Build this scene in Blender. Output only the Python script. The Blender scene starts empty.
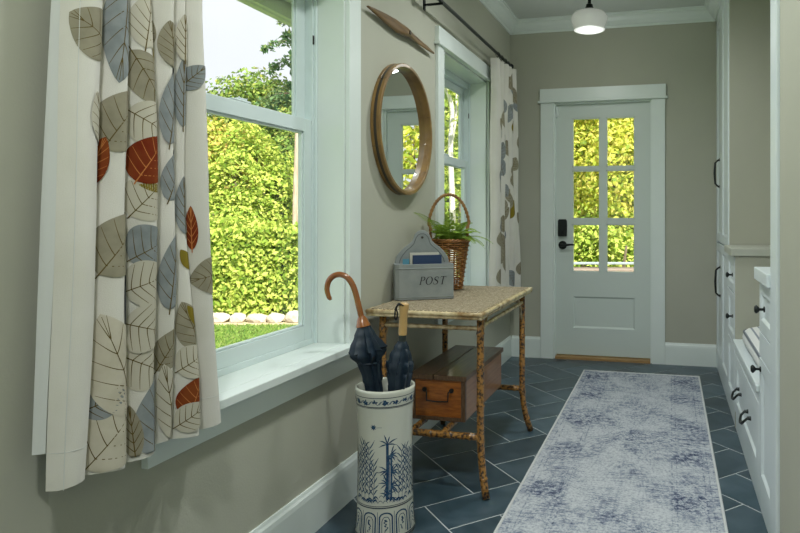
import bpy, bmesh, math, random
import numpy as np
from mathutils import Vector, Matrix
random.seed(7); RNG = np.random.default_rng(11)
sc = bpy.context.scene
COL = sc.collection
PI = math.pi

# ------------------------------------------------------------ camera
CAM_H = 1.15
YAW = math.atan(148 / 632)
cd = bpy.data.cameras.new('camera'); cam = bpy.data.objects.new('camera', cd); COL.objects.link(cam)
cam.location = (0, 0, CAM_H); cam.rotation_euler = (PI / 2, 0, YAW)
cd.sensor_width = 36; cd.lens = 632 / 800 * 36
cd.shift_x = -(522 - 400) / 800; cd.shift_y = -(266.5 - 214.5) / 800
cd.clip_start = .02; cd.clip_end = 200
sc.camera = cam

# ------------------------------------------------------------ sky, sun, exposure
world = bpy.data.worlds.new('sky'); sc.world = world; world.use_nodes = True
nt = world.node_tree; nt.nodes.clear()
out = nt.nodes.new('ShaderNodeOutputWorld'); bg = nt.nodes.new('ShaderNodeBackground')
tc = nt.nodes.new('ShaderNodeTexCoord'); nz = nt.nodes.new('ShaderNodeTexNoise'); rp = nt.nodes.new('ShaderNodeValToRGB')
nz.inputs['Scale'].default_value = 2.2; nz.inputs['Detail'].default_value = 3
rp.color_ramp.elements[0].color = (.72, .73, .80, 1); rp.color_ramp.elements[0].position = .3
rp.color_ramp.elements[1].color = (.86, .86, .89, 1); rp.color_ramp.elements[1].position = .7
nt.links.new(tc.outputs['Generated'], nz.inputs['Vector']); nt.links.new(nz.outputs['Fac'], rp.inputs['Fac'])
nt.links.new(rp.outputs['Color'], bg.inputs['Color']); nt.links.new(bg.outputs['Background'], out.inputs['Surface'])
bg.inputs['Strength'].default_value = 1.15
sd = bpy.data.lights.new('sun', 'SUN'); sun = bpy.data.objects.new('sun', sd); COL.objects.link(sun)
sd.energy = 9.0; sd.angle = math.radians(1.5); sd.color = (1.0, .93, .80)
sun.rotation_euler = Vector((-.50, .52, -.72)).to_track_quat('-Z', 'Y').to_euler()
sun.location = (3, -3, 6)
FILL_W = 70.0            # each unseen fill light added in the ceiling
vs = sc.view_settings
vs.view_transform = 'Standard'; vs.look = 'None'; vs.gamma = 1; vs.use_curve_mapping = False; vs.exposure = 0.22
sc.cycles.max_bounces = 10; sc.cycles.diffuse_bounces = 6; sc.cycles.transparent_max_bounces = 16

# ------------------------------------------------------------ helpers
ORG = {}
def at(u, v, Z):
    """point seen at (u, v) of the 800x533 frame, Z metres in front of the viewpoint"""
    xc = (u - 522) / 632 * Z; c, s = math.cos(YAW), math.sin(YAW)
    return Vector((xc * c - Z * s, xc * s + Z * c, CAM_H - (v - 214.5) / 632 * Z))

class MB:
    def __init__(self): self.v = []; self.f = []
    def add(self, vs_, fs):
        o = len(self.v); self.v += [tuple(p) for p in vs_]; self.f += [tuple(i + o for i in q) for q in fs]; return self
    def box(self, x0, x1, y0, y1, z0, z1, xf=None):
        p = [(x, y, z) for x in (x0, x1) for y in (y0, y1) for z in (z0, z1)]
        if xf is not None: p = [xf @ Vector(q) for q in p]
        return self.add(p, [(0, 1, 3, 2), (4, 6, 7, 5), (0, 4, 5, 1), (2, 3, 7, 6), (0, 2, 6, 4), (1, 5, 7, 3)])
    def tube(self, pts, r, n=10, caps=True, closed=False):
        pts = [Vector(p) for p in pts]; m = len(pts)
        rs = r if isinstance(r, (list, tuple)) else [r] * m
        T = []
        for i in range(m):
            a = pts[(i - 1) % m] if (closed or i > 0) else pts[i]
            b = pts[(i + 1) % m] if (closed or i < m - 1) else pts[i]
            T.append((b - a).normalized())
        up = Vector((0, 0, 1)) if abs(T[0].z) < .9 else Vector((1, 0, 0))
        N = (up - T[0] * up.dot(T[0])).normalized(); V = []
        for i in range(m):
            N = (N - T[i] * N.dot(T[i]))
            N = N.normalized() if N.length > 1e-6 else T[i].orthogonal().normalized()
            B = T[i].cross(N)
            V += [pts[i] + (N * math.cos(2 * PI * k / n) + B * math.sin(2 * PI * k / n)) * rs[i] for k in range(n)]
        F = []
        for i in range(m if closed else m - 1):
            j = (i + 1) % m
            F += [(i * n + k, i * n + (k + 1) % n, j * n + (k + 1) % n, j * n + k) for k in range(n)]
        if caps and not closed: F += [tuple(range(n))[::-1], tuple((m - 1) * n + k for k in range(n))]
        return self.add(V, F)
    def lathe(self, prof, c, n=40, close=False):
        c = Vector(c); V = []; F = []
        for r, z in prof: V += [c + Vector((r * math.cos(2 * PI * k / n), r * math.sin(2 * PI * k / n), z)) for k in range(n)]
        m = len(prof)
        for i in range(m if close else m - 1):
            j = (i + 1) % m
            F += [(i * n + k, i * n + (k + 1) % n, j * n + (k + 1) % n, j * n + k) for k in range(n)]
        return self.add(V, F)
    def prism(self, poly, a, fn):
        """poly: 2-D outline; a=(lo,hi) along the third axis; fn(p, q, t) -> point"""
        n = len(poly)
        V = [fn(p, q, a[0]) for p, q in poly] + [fn(p, q, a[1]) for p, q in poly]
        return self.add(V, [tuple(range(n)), tuple(range(2 * n - 1, n - 1, -1))] + [(i, i + n, (i + 1) % n + n, (i + 1) % n) for i in range(n)])
    def grid(self, fn, nu, nv):
        V = [fn(i / nu, j / nv) for j in range(nv + 1) for i in range(nu + 1)]
        return self.add(V, [(j * (nu + 1) + i, j * (nu + 1) + i + 1, (j + 1) * (nu + 1) + i + 1, (j + 1) * (nu + 1) + i) for j in range(nv) for i in range(nu)])
    def build(self, name, mat, parent=None, org=None, smooth=False, bevel=0, fix=True):
        me = bpy.data.meshes.new(name)
        if parent is not None: o0 = ORG[parent.name]
        else: o0 = Vector(org) if org is not None else Vector((0, 0, 0))
        me.from_pydata([tuple(Vector(p) - o0) for p in self.v], [], self.f)
        if fix:
            bm = bmesh.new(); bm.from_mesh(me); bmesh.ops.recalc_face_normals(bm, faces=bm.faces); bm.to_mesh(me); bm.free()
        me.materials.append(mat)
        ob = bpy.data.objects.new(name, me); COL.objects.link(ob)
        if parent is not None: ob.parent = parent
        else: ob.location = o0
        ORG[ob.name] = o0
        if smooth:
            me.polygons.foreach_set('use_smooth', [True] * len(me.polygons))
            if smooth == 'auto':
                me.set_sharp_from_angle(angle=math.radians(35))
        if bevel:
            b = ob.modifiers.new('bevel', 'BEVEL'); b.width = bevel; b.segments = 2; b.limit_method = 'ANGLE'; b.harden_normals = False
        return ob

def tag(o, label, cat=None, group=None, kind=None):
    o['label'] = label
    if cat: o['category'] = cat
    if group: o['group'] = group
    if kind: o['kind'] = kind
    return o
def thing(name, loc, label, cat=None, group=None, kind=None):
    o = bpy.data.objects.new(name, None); COL.objects.link(o); o.location = loc; o.empty_display_size = .1
    ORG[o.name] = Vector(loc); return tag(o, label, cat, group, kind)
def bx(name, m, par, b, bevel=.002):
    return MB().box(*b).build(name, m, par, bevel=bevel)

# ------------------------------------------------------------ materials
def mat(name, col, rough=.5, metal=0., spec=.5, c2=None, nscale=8, ndetail=4, lo=.35, hi=.65, bump=0., bscale=60, stretch=(1, 1, 1), coat=0., sheen=0., alpha=None, trans=0.):
    m = bpy.data.materials.new(name); m.use_nodes = True
    t = m.node_tree; p = t.nodes['Principled BSDF']
    p.inputs['Base Color'].default_value = (*col, 1); p.inputs['Roughness'].default_value = rough
    p.inputs['Metallic'].default_value = metal; p.inputs['Specular IOR Level'].default_value = spec
    p.inputs['Coat Weight'].default_value = coat; p.inputs['Sheen Weight'].default_value = sheen
    if c2 or bump:
        tcn = t.nodes.new('ShaderNodeTexCoord'); mp = t.nodes.new('ShaderNodeMapping'); mp.inputs['Scale'].default_value = stretch
        t.links.new(tcn.outputs['Object'], mp.inputs['Vector'])
    if c2:
        n = t.nodes.new('ShaderNodeTexNoise'); n.inputs['Scale'].default_value = nscale; n.inputs['Detail'].default_value = ndetail
        r = t.nodes.new('ShaderNodeValToRGB'); r.color_ramp.elements[0].position = lo; r.color_ramp.elements[1].position = hi
        r.color_ramp.elements[0].color = (*col, 1); r.color_ramp.elements[1].color = (*c2, 1)
        t.links.new(mp.outputs['Vector'], n.inputs['Vector']); t.links.new(n.outputs['Fac'], r.inputs['Fac']); t.links.new(r.outputs['Color'], p.inputs['Base Color'])
    if bump:
        n = t.nodes.new('ShaderNodeTexNoise'); n.inputs['Scale'].default_value = bscale; n.inputs['Detail'].default_value = 3
        b = t.nodes.new('ShaderNodeBump'); b.inputs['Strength'].default_value = bump; b.inputs['Distance'].default_value = .004
        t.links.new(mp.outputs['Vector'], n.inputs['Vector']); t.links.new(n.outputs['Fac'], b.inputs['Height']); t.links.new(b.outputs['Normal'], p.inputs['Normal'])
    return m

WALL = mat('wall paint', (.425, .424, .350), .75, spec=.3, c2=(.44, .438, .365), nscale=3, bump=.12, bscale=140)
TRIM = mat('trim paint', (.70, .76, .735), .35, c2=(.73, .785, .76), nscale=5)
CABP = mat('cabinet paint', (.68, .745, .765), .32, c2=(.71, .77, .785), nscale=4)
CEIL = mat('ceiling paint', (.58, .61, .58), .85, spec=.2)
VINYL = mat('window vinyl', (.66, .75, .75), .35)
BLACK = mat('oil rubbed bronze', (.018, .022, .022), .38, metal=.6, spec=.5)
IRON = mat('dark iron', (.03, .027, .025), .5, metal=.5)
GROUT = mat('grout', (.50, .53, .53), .9)
OAK = mat('oak sill', (.42, .26, .11), .5, c2=(.30, .17, .06), nscale=6, stretch=(2, 30, 30))
LINEN = mat('curtain linen', (.58, .56, .50), .9, spec=.1, c2=(.63, .61, .56), nscale=6, bump=.18, bscale=420, sheen=.2)
LINING = mat('curtain lining', (.56, .57, .555), .9, spec=.1, bump=.1, bscale=400)

def slate():
    m = mat('slate tile', (.05, .07, .08), .34)
    t = m.node_tree; p = t.nodes['Principled BSDF']
    tcn = t.nodes.new('ShaderNodeTexCoord'); oi = t.nodes.new('ShaderNodeObjectInfo')
    ad = t.nodes.new('ShaderNodeVectorMath'); ad.operation = 'ADD'; sc_ = t.nodes.new('ShaderNodeVectorMath'); sc_.operation = 'SCALE'; sc_.inputs['Scale'].default_value = 31
    cmb = t.nodes.new('ShaderNodeCombineXYZ')
    for k in 'XYZ': t.links.new(oi.outputs['Random'], cmb.inputs[k])
    t.links.new(cmb.outputs['Vector'], sc_.inputs[0]); t.links.new(tcn.outputs['Object'], ad.inputs[0]); t.links.new(sc_.outputs['Vector'], ad.inputs[1])
    n = t.nodes.new('ShaderNodeTexNoise'); n.inputs['Scale'].default_value = 5; n.inputs['Detail'].default_value = 6; n.inputs['Distortion'].default_value = 1.2
    t.links.new(ad.outputs['Vector'], n.inputs['Vector'])
    r = t.nodes.new('ShaderNodeValToRGB'); e = r.color_ramp.elements
    e[0].position = .3; e[0].color = (.026, .055, .075, 1); e[1].position = .72; e[1].color = (.075, .115, .145, 1)
    x = e.new(.5); x.color = (.045, .080, .105, 1)
    t.links.new(n.outputs['Fac'], r.inputs['Fac'])
    hs = t.nodes.new('ShaderNodeHueSaturation'); mr = t.nodes.new('ShaderNodeMapRange'); mr.inputs['To Min'].default_value = .62; mr.inputs['To Max'].default_value = 1.05
    t.links.new(oi.outputs['Random'], mr.inputs['Value']); t.links.new(mr.outputs['Result'], hs.inputs['Value']); t.links.new(r.outputs['Color'], hs.inputs['Color']); t.links.new(hs.outputs['Color'], p.inputs['Base Color'])
    b = t.nodes.new('ShaderNodeBump'); b.inputs['Strength'].default_value = .25; b.inputs['Distance'].default_value = .003
    t.links.new(n.outputs['Fac'], b.inputs['Height']); t.links.new(b.outputs['Normal'], p.inputs['Normal'])
    return m
SLATE = slate()

def pane_glass(name, tint=(.97, .99, .98)):
    m = bpy.data.materials.new(name); m.use_nodes = True; t = m.node_tree; t.nodes.clear()
    o = t.nodes.new('ShaderNodeOutputMaterial'); mx = t.nodes.new('ShaderNodeMixShader'); tr = t.nodes.new('ShaderNodeBsdfTransparent'); gl = t.nodes.new('ShaderNodeBsdfGlossy'); gm = t.nodes.new('ShaderNodeNewGeometry'); dt = t.nodes.new('ShaderNodeVectorMath'); dt.operation = 'DOT_PRODUCT'
    tr.inputs['Color'].default_value = (*tint, 1); gl.inputs['Roughness'].default_value = .01; 
    ab = t.nodes.new('ShaderNodeMath'); ab.operation = 'ABSOLUTE'; su = t.nodes.new('ShaderNodeMath'); su.operation = 'SUBTRACT'; su.inputs[0].default_value = 1
    pw = t.nodes.new('ShaderNodeMath'); pw.operation = 'POWER'; pw.inputs[1].default_value = 5; ml = t.nodes.new('ShaderNodeMath'); ml.operation = 'MULTIPLY_ADD'; ml.inputs[1].default_value = .6; ml.inputs[2].default_value = .015
    t.links.new(gm.outputs['Incoming'], dt.inputs[0]); t.links.new(gm.outputs['Normal'], dt.inputs[1]); t.links.new(dt.outputs['Value'], ab.inputs[0]); t.links.new(ab.outputs[0], su.inputs[1])
    t.links.new(su.outputs[0], pw.inputs[0]); t.links.new(pw.outputs[0], ml.inputs[0]); t.links.new(ml.outputs[0], mx.inputs['Fac']); t.links.new(tr.outputs['BSDF'], mx.inputs[1]); t.links.new(gl.outputs['BSDF'], mx.inputs[2]); t.links.new(mx.outputs['Shader'], o.inputs['Surface'])
    return m
GLASS = pane_glass('window glass')

def leafy(name, cols, rough=.5, trans=.35):
    """leaf material: a colour per leaf, thin translucent sheet"""
    m = bpy.data.materials.new(name); m.use_nodes = True; t = m.node_tree; t.nodes.clear()
    o = t.nodes.new('ShaderNodeOutputMaterial'); mx = t.nodes.new('ShaderNodeMixShader'); mx.inputs['Fac'].default_value = trans
    d = t.nodes.new('ShaderNodeBsdfDiffuse'); tl = t.nodes.new('ShaderNodeBsdfTranslucent'); g = t.nodes.new('ShaderNodeNewGeometry'); r = t.nodes.new('ShaderNodeValToRGB')
    e = r.color_ramp.elements
    while len(e) < len(cols): e.new(.5)
    for i, c in enumerate(cols): e[i].position = i / (len(cols) - 1); e[i].color = (*c, 1)
    t.links.new(g.outputs['Random Per Island'], r.inputs['Fac'])
    for s in (d, tl): t.links.new(r.outputs['Color'], s.inputs['Color'])
    t.links.new(d.outputs['BSDF'], mx.inputs[1]); t.links.new(tl.outputs['BSDF'], mx.inputs[2]); t.links.new(mx.outputs['Shader'], o.inputs['Surface'])
    return m

# ------------------------------------------------------------ room dimensions
XL, XR, YB, YR, ZC = -1.265, .34, 4.98, -1.30, 2.705
XO = XL - .18            # outer face of the left wall
XN = .92                 # back of the built-in recess
W_SILL, W_HEAD = .635, 2.09
WIN = [(1.40, 2.30), (3.39, 4.30)]
DX0, DX1, DZ = -.905, -.135, 2.04

# ------------------------------------------------------------ floor with herringbone tiles
fl = MB().box(XL - .2, XN, YR - .1, YB + .2, -.12, -.0016).build('floor', GROUT); tag(fl, 'dark slate herringbone tile floor with pale grout along the hallway', kind='structure')
TW, U0, V0 = .2165, 1.205, 2.32
def clip(poly, a, b, c):       # keep a*x+b*y<=c
    res = []
    for i in range(len(poly)):
        p, q = poly[i], poly[(i + 1) % len(poly)]
        dp, dq = a * p[0] + b * p[1] - c, a * q[0] + b * q[1] - c
        if dp <= 0: res.append(p)
        if dp * dq < 0:
            k = dp / (dp - dq); res.append((p[0] + (q[0] - p[0]) * k, p[1] + (q[1] - p[1]) * k))
    return res
def uv2xy(u, v): return ((u - v) / 2 ** .5, (u + v) / 2 ** .5)
def tile_mesh(poly, ctr):
    n = len(poly); b = .0025
    cx = sum(p[0] for p in poly) / n; cy = sum(p[1] for p in poly) / n
    def ins(p):
        d = math.hypot(p[0] - cx, p[1] - cy); k = 1 - b * 1.6 / max(d, .01); return (cx + (p[0] - cx) * k, cy + (p[1] - cy) * k)
    V = [(p[0] - ctr[0], p[1] - ctr[1], -.004) for p in poly] + [(p[0] - ctr[0], p[1] - ctr[1], -.001) for p in poly] + [(*[a - c for a, c in zip(ins(p), ctr)], 0.) for p in poly]
    F = [tuple(range(2 * n, 3 * n))] + [(k * n + i, k * n + (i + 1) % n, (k + 1) * n + (i + 1) % n, (k + 1) * n + i) for k in (0, 1) for i in range(n)]
    me = bpy.data.meshes.new('tile'); me.from_pydata(V, [], F); me.materials.append(SLATE); return me
shared = {}
YT0 = 0.9
g = .0052
for i in range(-26, 30):
    for j in range(-26, 40):
        s = (i + j) % 4
        if s == 0: iu, iv, key = 1, 2, 'V'
        elif s == 2: iu, iv, key = 2, 1, 'H'
        else: continue
        u0, v0 = U0 + i * TW + g / 2, V0 + j * TW + g / 2; u1, v1 = U0 + (i + iu) * TW - g / 2, V0 + (j + iv) * TW - g / 2
        poly = [uv2xy(u0, v0), uv2xy(u1, v0), uv2xy(u1, v1), uv2xy(u0, v1)]
        lim = [(-1, 0, -(XL + .001)), (1, 0, XR + .03), (0, -1, -YT0), (0, 1, YB + .03)]
        inside = all(a * p[0] + b * p[1] <= c for p in poly for a, b, c in lim)
        if inside:
            ctr = (sum(p[0] for p in poly) / 4, sum(p[1] for p in poly) / 4)
            if key not in shared: shared[key] = tile_mesh(poly, ctr)
            me = shared[key]
        else:
            for a, b, c in lim: poly = clip(poly, a, b, c) if poly else poly
            if len(poly) < 3: continue
            ar = abs(sum(poly[k][0] * poly[(k + 1) % len(poly)][1] - poly[(k + 1) % len(poly)][0] * poly[k][1] for k in range(len(poly)))) / 2
            if ar < .0008: continue
            ctr = (sum(p[0] for p in poly) / len(poly), sum(p[1] for p in poly) / len(poly)); me = tile_mesh(poly, ctr)
        o = bpy.data.objects.new('tile', me); COL.objects.link(o); o.location = (ctr[0], ctr[1], 0); o.parent = fl
t_ = MB().box(XL, XN, YR, YT0 - .003, -.01, 0).build('tile_field', SLATE, fl)

# ------------------------------------------------------------ walls, ceiling
w = MB(); ys = [YR - .2] + [y for p in WIN for y in p] + [YB + .2]
for k in range(0, 6, 2): w.box(XO, XL, ys[k], ys[k + 1], -.65, ZC + .1)
for y0, y1 in WIN:
    w.box(XO, XL, y0, y1, -.65, W_SILL - .04); w.box(XO, XL, y0, y1, W_HEAD, ZC + .1)
tag(w.build('wall_left', WALL), 'greige painted hallway wall with two sash windows', kind='structure')
w = MB().box(XL, DX0, YB, YB + .2, -.1, ZC + .1).box(DX1, XN + .2, YB, YB + .2, -.1, ZC + .1).box(DX0, DX1, YB, YB + .2, DZ, ZC + .1).box(DX0, DX1, YB, YB + .2, -.1, -.012)
tag(w.build('wall_back', WALL), 'olive greige end wall around the glazed door', kind='structure')
tag(MB().box(XR + .006, XR + .16, YR - .2, 2.18, -.1, ZC + .1).build('wall_right', WALL), 'olive painted wall end at the right edge before the built-in cabinets', kind='structure')
tag(MB().box(XN, XN + .2, 2.0, YB + .2, -.1, ZC + .1).build('wall_recess', WALL), 'olive painted back wall of the cabinet recess', kind='structure')
tag(MB().box(XR + .16, XN, 2.0, 2.18, -.1, ZC + .1).build('wall_return', WALL), 'painted wall return closing the near end of the cabinet recess', kind='structure')
w = MB().box(XL, -1.08, YR - .2, YR, -.1, ZC + .1).box(.16, XR + .006, YR - .2, YR, -.1, ZC + .1).box(-1.08, .16, YR - .2, YR, 2.3, ZC + .1).box(-1.08, .16, YR - .2, YR, -.1, .05)
tag(w.build('wall_front', WALL), 'painted wall behind the viewpoint with a glazed opening added for daylight', kind='structure')
wd = thing('window_3', (-.46, YR - .1, .05), 'tall unseen glazed opening added for daylight at the near end of the hall', kind='structure')  # opening added out of view to let more daylight into the hall
bx('pane', GLASS, wd, (-1.04, .12, YR - .105, YR - .1, .09, 2.26), 0)  # pane of the added opening
m = MB().box(-1.08, -1.04, YR - .13, YR - .07, .05, 2.3).box(.12, .16, YR - .13, YR - .07, .05, 2.3).box(-1.04, .12, YR - .13, YR - .07, .05, .09).box(-1.04, .12, YR - .13, YR - .07, 2.26, 2.3); m.build('window_frame', TRIM, wd)
tag(MB().box(XO - .05, XN + .25, YR - .3, YB + .25, ZC, ZC + .12).build('ceiling', CEIL), 'flat pale ceiling of the hallway', kind='structure')

# crown moulding, mitred runs
prof = [(0, 2.608), (.012, 2.608), (.016, 2.622), (.030, 2.630), (.050, 2.652), (.062, 2.676), (.078, 2.684), (.080, 2.694), (.092, 2.696), (.092, ZC), (0, ZC)]
def run(fn, name, label):
    m = MB(); n = len(prof); V = [fn(d, z, 0) for d, z in prof] + [fn(d, z, 1) for d, z in prof]
    m.add(V, [(i, i + n, (i + 1) % n + n, (i + 1) % n) for i in range(n)] + [tuple(range(n)), tuple(range(n, 2 * n))])
    tag(m.build(name, TRIM), label, kind='structure')
run(lambda d, z, t: (XL + d, YR if t == 0 else YB - d, z), 'trim_1', 'white crown moulding along the window wall')
run(lambda d, z, t: (XL + d if t == 0 else XR - d, YB - d, z), 'trim_2', 'white crown moulding above the door wall')
run(lambda d, z, t: (XR - d, 3.99 if t == 0 else YB - d, z), 'trim_3', 'white crown moulding on top of the tall cabinet')

def baseboard(name, label, f):
    pr = [(0, 0), (.016, 0), (.016, .135), (.014, .150), (.009, .158), (.006, .168), (0, .168)]; m = MB(); n = len(pr)
    m.add([f(d, z, 0) for d, z in pr] + [f(d, z, 1) for d, z in pr], [(i, i + n, (i + 1) % n + n, (i + 1) % n) for i in range(n)] + [tuple(range(n)), tuple(range(n, 2 * n))])
    tag(m.build(name, TRIM), label, kind='structure')
baseboard('baseboard_left', 'tall white baseboard under the windows', lambda d, z, t: (XL + d, YR if t == 0 else YB, z))
baseboard('baseboard_back_left', 'short white baseboard left of the door', lambda d, z, t: (XL + .016 if t == 0 else -1.012, YB - d, z))
baseboard('baseboard_back_right', 'short white baseboard right of the door', lambda d, z, t: (-.036 if t == 0 else XR + .01, YB - d, z))

# ------------------------------------------------------------ sash windows
def window(idx, y0, y1, label, apron0, apron1):
    W = thing('window_%d' % idx, (XL, (y0 + y1) / 2, W_SILL), label, kind='structure')
    cw, ct = .095, .02; xc = XL + ct
    bx('casing', TRIM, W, (XL, xc, y0 - cw, y0, W_SILL, W_HEAD)); bx('casing', TRIM, W, (XL, xc, y1, y1 + cw, W_SILL, W_HEAD))
    bx('head_casing', TRIM, W, (XL, xc + .004, y0 - cw - .005, y1 + cw + .005, W_HEAD + .016, W_HEAD + .105))
    bx('head_bead', TRIM, W, (XL, xc + .016, y0 - cw - .018, y1 + cw + .018, W_HEAD, W_HEAD + .016), .004)
    st = MB().box(XL - .13, XL, y0, y1, W_SILL - .028, W_SILL).box(XL, XL + .055, apron0 - .012, apron1 + .012, W_SILL - .028, W_SILL)
    st.build('stool', TRIM, W, bevel=.003)
    bx('apron', TRIM, W, (XL, XL + .02, apron0, apron1, W_SILL - .11, W_SILL - .028))
    # jamb liner
    xi = XL - .125
    m = MB().box(xi, XL, y0, y0 + .012, W_SILL, W_HEAD).box(xi, XL, y1 - .012, y1, W_SILL, W_HEAD).box(xi, XL, y0 + .012, y1 - .012, W_HEAD - .012, W_HEAD)
    m.build('jamb', TRIM, W)
    a0, a1, zb, zt = y0 + .012, y1 - .012, W_SILL, W_HEAD - .012
    xo = XO
    m = MB().box(xo, xi, a0, a0 + .022, zb, zt).box(xo, xi, a1 - .022, a1, zb, zt).box(xo, xi, a0 + .022, a1 - .022, zb, zb + .022).box(xo, xi, a0 + .022, a1 - .022, zt - .04, zt)
    m.box(xi, xi + .010, a1 - .012, a1, zb, zt).box(xi, xi + .010, a0, a0 + .012, zb, zt)
    m.build('window_frame', VINYL, W, bevel=.002)
    MB().box(xi, xi + .004, a1 - .021, a1 - .015, 1.83, 1.865).build('balance_clip', IRON, W)
    b0, b1 = a0 + .022, a1 - .022; zm = 1.475
    for nm, z0, z1, x, br, trl, sw, tk in (('lower_sash', zb + .022, zm + .052, xi - .004, .055, .052, .050, .028), ('upper_sash', zm, zt - .04, xi - .033, .05, .045, .060, .021)):
        m = MB().box(x - tk, x, b0, b0 + sw, z0, z1).box(x - tk, x, b1 - sw, b1, z0, z1).box(x - tk, x, b0 + sw, b1 - sw, z0, z0 + br).box(x - tk, x, b0 + sw, b1 - sw, z1 - trl, z1)
        q = .008   # glazing bead
        for (p0, p1, p2, p3) in ((b0 + sw, b0 + sw + q, z0 + br, z1 - trl), (b1 - sw - q, b1 - sw, z0 + br, z1 - trl), (b0 + sw, b1 - sw, z0 + br, z0 + br + q), (b0 + sw, b1 - sw, z1 - trl - q, z1 - trl)):
            m.box(x - tk + .004, x - .006, p0, p1, p2, p3)
        s_ = m.build(nm, VINYL, W, bevel=.002)
        bx('pane', GLASS, s_, (x - .016, x - .012, b0 + sw, b1 - sw, z0 + br, z1 - trl), 0)
        if nm == 'lower_sash':
            yc = (b0 + b1) / 2
            MB().box(x - .027, x, yc - .045, yc + .045, z1, z1 + .008).box(x - .024, x - .004, yc - .012, yc + .03, z1 + .008, z1 + .015).build('sash_lock', VINYL, s_, bevel=.003)
    return W
window(1, *WIN[0], 'white double hung window beside the near patterned curtain', 1.298, 2.41)
window(2, *WIN[1], 'white double hung window behind the wicker basket', 3.29, 4.40)

# ------------------------------------------------------------ door
D = thing('door_1', ((DX0 + DX1) / 2, YB + .05, 0), 'pale grey door with six glass panes and a lower panel', kind='structure')
yf = YB + .035; yb = yf + .042
px = [(-.758, -.536), (-.489, -.265)]; pz = [(1.524, 1.915), (1.114, 1.500), (.693, 1.075)]
k = yf / 4.98
px = [(a * k, b * k) for a, b in px]; pz = [((a - 1.15) * k + 1.15, (b - 1.15) * k + 1.15) for a, b in pz]
def rects_minus(x0, x1, z0, z1, xs, zs):
    m = MB(); X = [x0] + [v for p in xs for v in p] + [x1]; Zs = sorted([v for p in zs for v in p])
    for i in range(0, len(X), 2): m.box(X[i], X[i + 1], yf, yb, z0, z1)
    ZZ = [z0] + Zs + [z1]
    for a, b in xs:
        for i in range(0, len(ZZ), 2): m.box(a, b, yf, yb, ZZ[i], ZZ[i + 1])
    return m
pl = ((-.75 * k, -.265 * k), (.245, .497))
dm = rects_minus(DX0 + .012, DX1 - .012, .575, DZ - .012, px, pz)
dm.box(DX0 + .012, pl[0][0], yf, yb, .03, .575).box(pl[0][1], DX1 - .012, yf, yb, .03, .575).box(pl[0][0], pl[0][1], yf, yb, .03, pl[1][0]).box(pl[0][0], pl[0][1], yf, yb, pl[1][1], .575)
DOORP = mat('door paint', (.60, .66, .625), .4)
slab = dm.build('door_slab', DOORP, D)
bx('panel', DOORP, slab, (pl[0][0], pl[0][1], yf + .012, yb - .008, *pl[1]), 0)
mo = MB()
for a, b in px:
    for c, d in pz:
        q = .009
        for r4 in ((a, a + q, c, d), (b - q, b, c, d), (a, b, c, c + q), (a, b, d - q, d)): mo.box(r4[0], r4[1], yf + .004, yb - .006, r4[2], r4[3])
        bx('pane', GLASS, slab, (a + .001, b - .001, yf + .018, yf + .022, c + .001, d - .001), 0)
mo.build('glazing_bead', DOORP, slab)
pmm = MB(); (a, b), (c, d) = pl; e = .014
pmm.add([(a, yf, c), (b, yf, c), (b, yf, d), (a, yf, d), (a + e, yf + .0118, c + e), (b - e, yf + .0118, c + e), (b - e, yf + .0118, d - e), (a + e, yf + .0118, d - e)], [(i, (i + 1) % 4, (i + 1) % 4 + 4, i + 4) for i in range(4)]); pmm.build('panel_moulding', DOORP, slab)
cw = .105
bx('casing', TRIM, D, (DX0 - cw, DX0, YB - .02, YB, 0, DZ)); bx('casing', TRIM, D, (DX1, DX1 + .098, YB - .02, YB, 0, DZ))
bx('head_casing', TRIM, D, (DX0 - cw - .006, DX1 + .104, YB - .024, YB, DZ + .018, DZ + .112)); bx('head_bead', TRIM, D, (DX0 - cw - .02, DX1 + .118, YB - .036, YB, DZ, DZ + .018), .004)
MB().box(DX0, DX0 + .012, YB, YB + .16, 0, DZ).box(DX1 - .012, DX1, YB, YB + .16, 0, DZ).box(DX0 + .012, DX1 - .012, YB, YB + .16, DZ - .012, DZ).build('jamb', TRIM, D)
MB().box(DX0 + .012, DX1 - .012, YB - .012, YB + .16, -.012, .022).build('threshold', OAK, D, bevel=.004)
bx('contact_sensor', TRIM, D, (DX0 + .014, DX0 + .035, yf - .018, yf, 1.93, 2.01), .004)
hx, hz = -.838, .905
lk = MB().prism([(x, z) for x, z in ((-.036, .975), (.036, .975), (.036, 1.10), (.028, 1.112), (-.028, 1.112), (-.036, 1.10))], (yf - .028, yf), lambda p, q, t: (hx + p, t, q)).build('keypad_deadbolt', BLACK, D, bevel=.005)
MB().box(hx - .006, hx + .006, yf - .045, yf - .028, .985, 1.02).build('thumb_turn', BLACK, lk, bevel=.002)
hm = MB().tube([(hx, yf, hz), (hx, yf - .012, hz)], .034, 24).tube([(hx, yf - .012, hz), (hx, yf - .05, hz)], .011, 12)
hm.tube([(hx - .01, yf - .05, hz), (hx + .03, yf - .052, hz + .003), (hx + .075, yf - .05, hz + .006), (hx + .105, yf - .045, hz + .004)], [.011, .010, .008, .006], 10)
hm.build('door_handle', BLACK, D, smooth='auto')

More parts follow.
